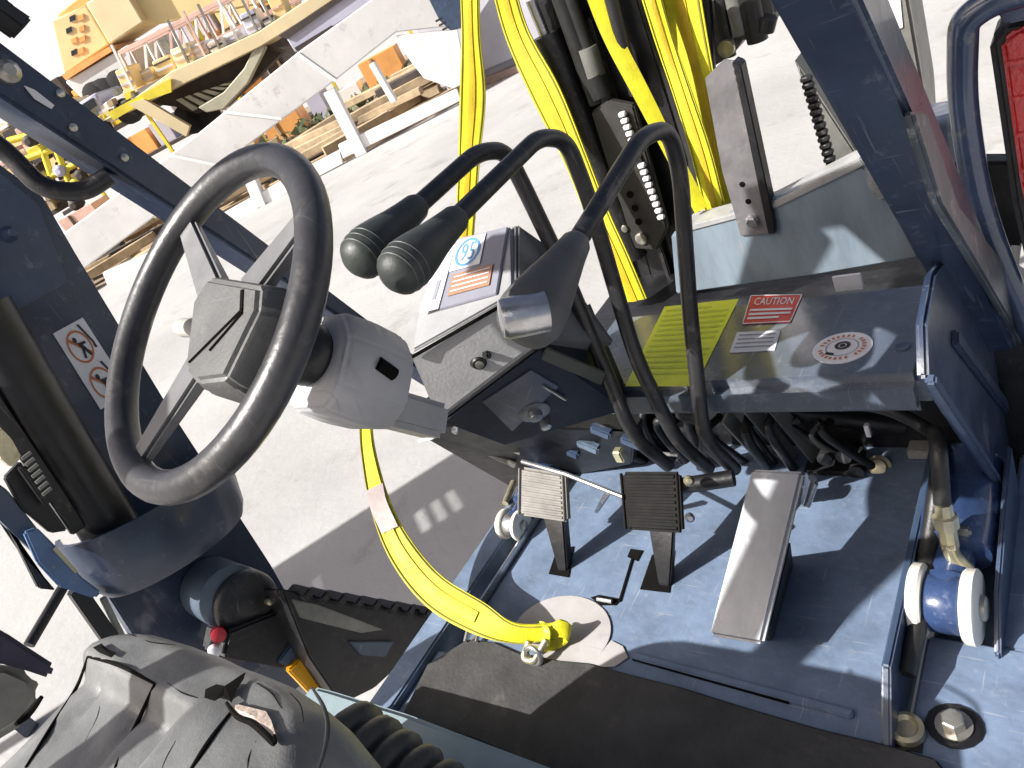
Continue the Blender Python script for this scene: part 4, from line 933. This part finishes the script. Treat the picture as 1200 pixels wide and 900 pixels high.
seatstrip('seam', [(103, 770), (140, 780), (182, 802)], .0024, ripdark, .0006)
seatstrip('seam', [(270, 836), (245, 870), (222, 905)], .0024, ripdark, .0006)
seatpatch('tear', [(245, 812), (258, 806), (264, 814), (270, 806), (280, 806), (288, 794), (292, 792), (290, 800), (282, 812), (276, 828), (266, 820), (256, 826), (244, 822)], ripdark, .006)
seatpatch('tear', [(112, 762), (122, 757), (130, 764), (140, 768), (134, 774), (120, 768)], ripdark, .005)
seatpatch('foam_patch', [(274, 832), (284, 830), (300, 834), (316, 838), (322, 848), (328, 866), (322, 868), (312, 856), (296, 848), (280, 842)], foam, .006)
seatstrip('tear_edge', [(270, 828), (282, 844), (300, 852), (316, 866), (326, 876), (326, 866)], .003, ripdark, .006)
seatstrip('crack', [(20, 850), (34, 838), (50, 818)], .005, ripdark, .002)
seatstrip('piping', [(366, 806), (379, 828), (384, 852), (380, 880), (370, 910)], .0022, darkvinyl, .0)
for q in ([(150, 742), (175, 752), (206, 756)], [(300, 800), (318, 812), (330, 830)], [(340, 812), (352, 826), (356, 846)], [(120, 812), (114, 840), (100, 868)], [(196, 800), (214, 812), (232, 818)], [(206, 868), (196, 886), (190, 900)], [(300, 868), (292, 886), (290, 900)]):
    seatstrip('crease', q, .0006, ripdark, .0)
part('seat_base', lambda bm: box(bm, ((SX0 + SX1) / 2, (SY0 + SY1) / 2 - .02, .29), (SX1 - SX0 - .08, SY1 - SY0 - .06, .24), .02), darkvinyl, FL)

# column beside the seat on the left: wide plate, cylinder, curved cowl
SXP = -1.72
def S(px, py, dx=0): return P(px, py, x=SXP + dx)
side = part('side_column', lambda bm: prism(bm, [S(x, y) for x, y in ((-40, 165), (0, 192), (50, 229), (90, 298), (200, 480), (318, 662), (385, 782), (300, 840), (215, 800), (160, 750), (128, 700), (112, 600), (2, 392), (-40, 330))], (-.04, 0, 0), .004), navy, FL)
part('upper_plate', lambda bm: prism(bm, [S(x, y, .006) for x, y in ((-40, 178), (0, 202), (46, 240), (80, 330), (2, 374), (-40, 372))], (-.005, 0, 0), .002), slate, side)
part('side_bolt', lambda bm: lathe(bm, S(10, 275, .006), (1, 0, 0), [(0, .016), (.006, .016), (.02, .008), (.03, .008)], 12), slate, side)
sq_ = [S(x, y, .004) for x, y in ((62, 391), (97, 372), (153, 459), (118, 480))]
sg = part('warning_sticker', lambda bm: prism(bm, sq_, (-.003, 0, 0)), offwhite, side, 0)
def picto(v0):
    q = sub(sq_, .08, v0, .92, v0 + .46)
    n = offs(q, 0)[1]
    def ring(bm):
        m = 22
        for k in range(m):
            t0, t1 = k * 2 * math.pi / m, (k + 1) * 2 * math.pi / m
            bm.faces.new([bm.verts.new(bil(q, .46 + .40 * s * math.cos(t), .52 + .44 * s * math.sin(t)) + n * .001) for s, t in ((.86, t0), (1, t0), (1, t1), (.86, t1))])
        bm.faces.new([bm.verts.new(bil(q, u, v) + n * .0012) for u, v in ((.16, .26), (.22, .2), (.76, .78), (.70, .84))])
    part('prohibition_ring', ring, orangeink, sg, 0)
    def man(bm):
        m = 12
        bm.faces.new([bm.verts.new(bil(q, .40 + .07 * math.cos(t * 2 * math.pi / m), .32 + .08 * math.sin(t * 2 * math.pi / m)) + n * .0016) for t in range(m)])
        for pl in (((.40, .40), (.52, .42), (.62, .60), (.50, .66)), ((.50, .60), (.60, .56), (.70, .80), (.62, .84)), ((.46, .58), (.54, .62), (.46, .84), (.38, .82)), ((.52, .42), (.70, .44), (.70, .50), (.54, .50))):
            bm.faces.new([bm.verts.new(bil(q, u, v) + n * .0016) for u, v in pl])
        bm.faces.new([bm.verts.new(bil(q, u, v) + n * .0017) for u, v in ((.74, .02), (.82, .02), (.97, .55), (.97, .72), (.88, .70), (.90, .56))])
    part('pictogram', man, ink, sg, 0)
picto(.03); picto(.51)
cyl2 = part('hydraulic_cylinder', lambda bm: tube(bm, [S(-26, 360, .03), S(44, 480, .03), S(154, 660, .03)], .058, 26), mat('glossy_black_cylinder', (.010, .010, .012), .36, 0, .3, 12, .05, 60), FL, 60)
part('channel_strip', lambda bm: bar(bm, S(0, 385, .01), S(140, 596, .01), .02, .012, .003), rodblack, side)
part('channel_strip', lambda bm: bar(bm, S(-20, 455, .06), S(92, 622, .06), .014, .03, .003), rodblack, side)
# lower left ironwork
for q, m, dx in (([(0, 500), (14, 514), (26, 536), (14, 548), (0, 536)], brass, .10), ([(6, 560), (24, 540), (58, 590), (80, 622), (60, 625), (26, 596)], black, .08), ([(22, 548), (34, 546), (62, 586), (54, 594)], black, .11), ([(-10, 560), (10, 575), (60, 640), (40, 648), (-10, 600)], slate, .07), ([(-10, 600), (12, 622), (46, 690), (66, 692), (30, 650), (0, 602)], black, .06)):
    part('bracket', lambda bm: prism(bm, [S(x, y, dx) for x, y in q], (-.02, 0, 0), .003), m, side)
part('cooling_fins', lambda bm: [bar(bm, S(26 + 4 * i, 538 + 7 * i, .125), S(36 + 4 * i, 530 + 7 * i, .125), .004, .006) for i in range(7)], greysteel, side)
part('blue_bracket', lambda bm: prism(bm, [S(x, y, .10) for x, y in ((28, 624), (44, 618), (66, 640), (96, 676), (120, 694), (112, 702), (70, 688), (44, 660))], (-.015, 0, 0), .004), mat('bright_blue_bracket', (.10, .17, .32), .4, 0, .25, 12, .1, 60, (.4, .42, .45), .4), side)
part('bracket_slot', lambda bm: prism(bm, [S(x, y, .103) for x, y in ((62, 644), (66, 640), (92, 670), (88, 672))], (-.002, 0, 0)), brass, side, 0)
part('bracket_rod', lambda bm: tube(bm, [S(74, 688, .08), P(34, 756, x=-1.6)], .010, 10), black, side)
part('bracket_leg', lambda bm: bar(bm, S(88, 690, .05), S(130, 750, .05), .03, .03, .003), black, side)
part('bracket_leg', lambda bm: bar(bm, S(120, 700, .05), S(150, 760, .05), .012, .012, .002), greysteel, side)
# curved cowl round the foot of the cylinder
axa, axb = S(112, 612, .03), S(215, 700, .03)
axd = (S(150, 660, .03) - S(40, 480, .03)).normalized()
TT = ((0, .145), (.018, .145), (.07, .142), (.125, .135), (.15, .125))
def cowl(bm):
    s = V((1, 0, 0)); f = axd.cross(s).normalized()
    o = S(118, 610, .02); R = []
    if f.y < 0: f = -f
    for t, r in TT:
        row = []
        for k in range(19):
            a = math.radians(200 - 185 * k / 18)
            row.append(o + axd * t + f * (r * 1.35 * math.cos(a) + .103) + s * (r * .95 * math.sin(a) + 0.0))
        R.append(row)
    for off in (0, 1):
        pass
    Vv = [[bm.verts.new(p) for p in row] for row in R]
    c = [o + axd * t + f * .103 for t, r in TT]
    Vi = [[bm.verts.new(cc_ + (p - cc_) * .95) for p in row] for row, cc_ in zip(R, c)]
    for A, B in zip(Vv, Vv[1:]):
        for k in range(18): bm.faces.new((A[k], A[k + 1], B[k + 1], B[k]))
    for A, B in zip(Vi, Vi[1:]):
        for k in range(18): bm.faces.new((A[k], B[k], B[k + 1], A[k + 1]))
    for A, B in ((Vv[0], Vi[0]), (Vv[-1], Vi[-1])):
        for k in range(18): bm.faces.new((A[k], A[k + 1], B[k + 1], B[k]))
    for k in (0, 18):
        for i in range(4): bm.faces.new((Vv[i][k], Vv[i + 1][k], Vi[i + 1][k], Vi[i][k]))
part('curved_cowl', cowl, mat('cowl_blue', (.024, .036, .068), .36, 0, .25, 9, .05, 60, (.2, .22, .25), .3, coat=.15), FL, 60)
# lamp-like drum, red and white dots, amber reflector
dr = part('side_drum', lambda bm: lathe(bm, P(292, 708, x=-1.56), (1, -.1, .05), [(-.12, .074), (-.012, .074), (0, .067), (.004, .048), (.002, .036), (.006, .024), (.006, 0)], 30), rodblack, FL, 50)
part('drum_shell', lambda bm: lathe(bm, P(272, 700, x=-1.59), (1, -.1, .05), [(-.12, .072), (0, .072), (.004, .065), (.004, 0)], 30), mat('pale_drum_shell', (.10, .13, .17), .35, .1, .25, 10), dr, 50)
part('drum_screw', lambda bm: lathe(bm, P(316, 705, x=-1.545), (1, 0, 0), [(-.02, .008), (.004, .008), (.006, .004)], 12), brass, dr)
part('red_button', lambda bm: lathe(bm, P(256, 744, x=-1.56), (1, -.3, .3), [(-.02, .016), (.008, .016), (.011, .008)], 16), redpaint, dr)
part('white_button', lambda bm: lathe(bm, P(251, 764, x=-1.54), (1, -.3, .3), [(-.02, .012), (.008, .012), (.011, .006)], 16), offwhite, dr)
part('drum_box', lambda bm: prism(bm, [P(x, y, x=-1.54) for x, y in ((268, 740), (330, 715), (352, 738), (366, 752), (336, 784), (262, 770))], (-.1, 0, 0), .006), black, FL)
part('box_flap', lambda bm: prism(bm, [P(x, y, x=-1.532) for x, y in ((326, 776), (352, 740), (367, 748), (338, 782))], (-.02, 0, 0), .004), slate, FL)
part('amber_reflector', lambda bm: prism(bm, [P(x, y, x=-1.52) for x, y in ((338, 786), (362, 762), (396, 812), (372, 822))], (-.02, 0, 0), .004), ambermat, FL)
# tread beam between the column and the floor
tbm = part('tread_beam', lambda bm: prism(bm, [P(x, y, x=-1.46) for x, y in ((330, 690), (420, 706), (512, 716), (500, 750), (440, 806), (400, 826), (362, 770))], (-.1, 0, -.02), .004), black, FL)
part('beam_top', lambda bm: prism(bm, [P(x, y, x=-1.457) for x, y in ((342, 702), (372, 708), (450, 738), (424, 742), (352, 724))], (-.01, 0, 0), .002), greysteel, tbm)
part('beam_channel', lambda bm: prism(bm, [P(x, y, x=-1.452) for x, y in ((410, 752), (462, 752), (452, 770), (424, 768))], (-.01, 0, 0), .002), slate, tbm)
for i in range(8):
    part('tread_lug', lambda bm: box(bm, P(352 + i * 20, 694 + i * 3.2, x=-1.47), (.07, .026, .021), .004), rubber, tbm)
# bits at the far left below the cowl
ar = part('arm_rest', lambda bm: prism(bm, [P(x, y, x=-1.36) for x, y in ((-20, 780), (10, 776), (40, 790), (52, 812), (36, 846), (-20, 880))], (-.08, 0, -.02), .015, 3), mat('tan_grey_vinyl', (.26, .24, .21), .6, 0, .3, 12, .1, 100), FL)
part('arm_clamp', lambda bm: prism(bm, [P(x, y, x=-1.35) for x, y in ((-20, 730), (8, 742), (32, 758), (66, 780), (60, 796), (30, 786), (0, 778), (-20, 776))], (-.06, 0, 0), .006), mat('purple_grey_clamp', (.06, .05, .08), .4, 0, .3, 14), FL)

# ------------------------------------------------------------------ webbing slings on the mast and a strap on the floor
def strap(name, px, depth, wd, label, th=.004, twist=None, cat='strap', stripe=True, group='yellow webbing slings on the mast'):
    """webbing through pixel points at the given Y depths, face turned the way the widths say"""
    mid = [P(x, y, y=d) for (x, y), d in zip(px, depth)]
    wv = []
    for i, m in enumerate(mid):
        t = (mid[min(i + 1, len(mid) - 1)] - mid[max(i - 1, 0)]).normalized()
        ang = twist[i] if twist else 0
        s = V((math.cos(ang), math.sin(ang), 0)); s = (s - t * s.dot(t)).normalized()
        wv.append(s * (wd[i] if isinstance(wd, (list, tuple)) else wd))
    root = empty(name, mid[-1]); tag(root, label, cat, None, group)
    part('webbing', lambda bm: ribbon(bm, mid, wv, th), yellowweb, root, 50)
    if stripe:
        n_ = [(mid[min(i + 1, len(mid) - 1)] - mid[max(i - 1, 0)]).cross(wv[i]).normalized() for i in range(len(mid))]
        n_ = [n if n.dot(CAM - m) > 0 else -n for n, m in zip(n_, mid)]
        part('stripe', lambda bm: ribbon(bm, [m + n * .0045 for m, n in zip(mid, n_)], [v * .26 for v in wv], .002), yellowgold, root, 50)
        for sgn in (-1, 1):
            part('edge_seam', lambda bm: ribbon(bm, [m + n * .003 + v * (.42 * sgn) for m, n, v in zip(mid, n_, wv)], [v * .05 for v in wv], .002), seamolive, root, 50)
    return root
strap('lifting_sling', [(550, -30), (552, 40), (554, 110), (550, 180), (546, 250), (542, 330)], [1.5] * 6, [.05, .05, .068, .064, .058, .05], 'yellow webbing sling hanging straight at the left of the mast', twist=[0, 0, .1, .0, .1, .1])
strap('lifting_sling', [(586, -30), (606, 40), (640, 110), (672, 180), (700, 250), (722, 300), (744, 352)], [1.42, 1.42, 1.4, 1.38, 1.36, 1.34, 1.33], [.055, .06, .075, .062, .06, .064, .066], 'yellow webbing sling running down in front of the dark mast channel')
strap('lifting_sling', [(690, -30), (716, 40), (752, 110), (788, 180), (822, 246)], [1.47, 1.46, 1.44, 1.42, 1.40], [.04, .036, .034, .03, .03], 'narrow yellow sling along the right edge of the mast channel', twist=[.4, .5, .6, .6, .6], stripe=False)
strap('lifting_sling', [(756, -30), (776, 40), (800, 110), (822, 180), (838, 246)], [1.52, 1.5, 1.48, 1.46, 1.44], [.040, .036, .040, .044, .045], 'broad yellow sling in front of the grimy carriage, left fold', twist=[.2, .4, .0, .1, .3])
strap('lifting_sling', [(792, -30), (806, 40), (824, 110), (838, 180), (848, 240)], [1.56, 1.55, 1.53, 1.5, 1.47], [.085, .080, .056, .046, .040], 'gold yellow sling beside the grey bolted flap, rearmost fold', twist=[0, 0, .2, .3, .3])
# strap with hook dropping from the dash to the floor
hs = [(428, 484), (432, 530), (446, 592), (470, 645), (508, 692), (560, 724), (604, 742), (648, 740)]
hy = [.76, .72, .66, .605, .565, .54, .54, .565]
hm = [P(x, y, y=d) for (x, y), d in zip(hs, hy)]
rt = empty('hook_strap', hm[-1]); tag(rt, 'yellow webbing strap with steel hook sagging from dash to floor', 'strap')
hw = []
for i, m in enumerate(hm):
    t = (hm[min(i + 1, 7)] - hm[max(i - 1, 0)]).normalized(); s = V((.9, .45, .1)) if i < 6 else V((.25, .5, .9)); s = (s - t * s.dot(t)).normalized(); hw.append(s * (.026, .034, .05, .062, .064, .058, .040, .028)[i])
part('webbing', lambda bm: ribbon(bm, hm, hw, .004), yellowweb, rt, 50)
hn = [(hm[min(i + 1, 7)] - hm[max(i - 1, 0)]).cross(hw[i]).normalized() for i in range(8)]
hn = [n if n.dot(CAM - m) > 0 else -n for n, m in zip(hn, hm)]
part('stripe', lambda bm: ribbon(bm, [m + n * .0048 for m, n in zip(hm[2:6], hn[2:6])], [v * .34 for v in hw[2:6]], .002), yellowgold, rt, 50)
for sgn in (-1, 1):
    part('edge_seam', lambda bm: ribbon(bm, [m + n * .0042 + v * (.43 * sgn) for m, n, v in zip(hm, hn, hw)], [v * .05 for v in hw], .002), seamolive, rt, 50)
lm = [hm[1] * .35 + hm[2] * .65, hm[2], hm[2] * .45 + hm[3] * .55]
part('faded_label', lambda bm: ribbon(bm, [m + hn[2] * .0062 for m in lm], [hw[2] * .86] * 3, .002, 4), greyweb, rt, 50)
hk = P(632, 756, z=.03)
part('strap_loop', lambda bm: ribbon(bm, [hm[-2] * .4 + hm[-1] * .6, hm[-1], P(656, 736, z=.045), P(666, 742, z=.03), P(654, 752, z=.012), P(634, 756, z=.012)], [V((.0, .016, .024)), V((.0, .016, .026)), V((.004, .016, .026)), V((.006, .022, .02)), V((.0, .028, .006)), V((0, .026, .004))], .005, 8), yellowweb, rt, 50)
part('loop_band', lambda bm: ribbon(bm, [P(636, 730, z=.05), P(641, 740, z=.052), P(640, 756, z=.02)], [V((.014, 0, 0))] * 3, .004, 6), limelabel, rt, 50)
hook = part('hook', lambda bm: tube(bm, fillet([P(620, 752, z=.035), P(612, 772, z=.02), P(626, 776, z=.018), P(632, 764, z=.03), P(640, 750, z=.04)], .03, 6), .006, 12), brass, rt, 60)
part('hook_eye', lambda bm: tube(bm, [P(625, 768, z=.024) + V((.016 * math.cos(t), .006 * math.sin(t), .014 * math.sin(t))) for t in [k * math.pi / 9 for k in range(18)]], .0055, 10, True), steel, rt, 60)
tie = empty('buckle', P(560, 745, z=.01)); tag(tie, 'small bright steel buckle lying at the edge of the floor mat', 'buckle')
part('buckle_bar', lambda bm: tube(bm, fillet([P(545, 752, z=.012), P(549, 735, z=.02), P(562, 738, z=.02), P(558, 752, z=.012)], .008, 4), .004, 8), steel, tie, 60)
part('buckle_tongue', lambda bm: bar(bm, P(552, 750, z=.015), P(566, 738, z=.02), .005, .003, .001), zinc, tie)

# added shade caster, unseen to the left; panels laid out from the wanted yard shadow
cn_ = empty('yard_shade_caster', (-4.2, -1.2, GROUND)); tag(cn_, 'added slatted shade caster left of the forklift, outside the view', 'shade caster')
CZ = 1.9
k_ = (CZ - GROUND) / TO_SUN.z
off = TO_SUN * k_
def shp(px, py): p = P(px, py, z=GROUND) + off; return V((p.x, p.y, CZ))
rows = [(shp(300, 680), shp(548, 520)), (shp(365, 695), shp(590, 560)), (shp(430, 760), shp(640, 640))]
c1, c2 = shp(316, 668), shp(530, 532)
ud = (c2 - c1).normalized(); vd = V((ud.y, -ud.x, 0))
def cq(u, v): return c1 + ud * u + vd * v
LL = (c2 - c1).length
part('caster_panel', lambda bm: prism(bm, [cq(-.9, 0), cq(LL + .8, 0), cq(LL + .8, .25), cq(-.9, .25)], (0, 0, .03)), navy, cn_)
part('caster_panel', lambda bm: prism(bm, [cq(-.9, .40), cq(LL + .8, .40), cq(LL + .8, .9), cq(-.9, .9)], (0, 0, .03)), navy, cn_)
for u0 in (-.9, .10, .45, .78): pass
gaps = [(.16, .32), (.62, .86)]
cuts = [-.9] + [x for g in gaps for x in g] + [LL + .8]
for i in range(0, len(cuts), 2):
    part('caster_slat', lambda bm: prism(bm, [cq(cuts[i], .25), cq(cuts[i + 1], .25), cq(cuts[i + 1], .40), cq(cuts[i], .40)], (0, 0, .03)), navy, cn_)
for g0, g1 in gaps:
    for j in range(3):
        u = g0 + (g1 - g0) * (j + .8) / 3.4
        part('caster_slat', lambda bm: prism(bm, [cq(u, .25), cq(u + .02, .25), cq(u + .02, .40), cq(u, .40)], (0, 0, .03)), navy, cn_)
for u, v in ((-.85, .05), (LL + .7, .05), (-.85, .85), (LL + .7, .85)):
    p = cq(u, v)
    if (p - V((-.7, .2, CZ))).length > .8:
        part('caster_leg', lambda bm: bar(bm, p, (p.x, p.y, GROUND), .06, .06, .004), navy, cn_)
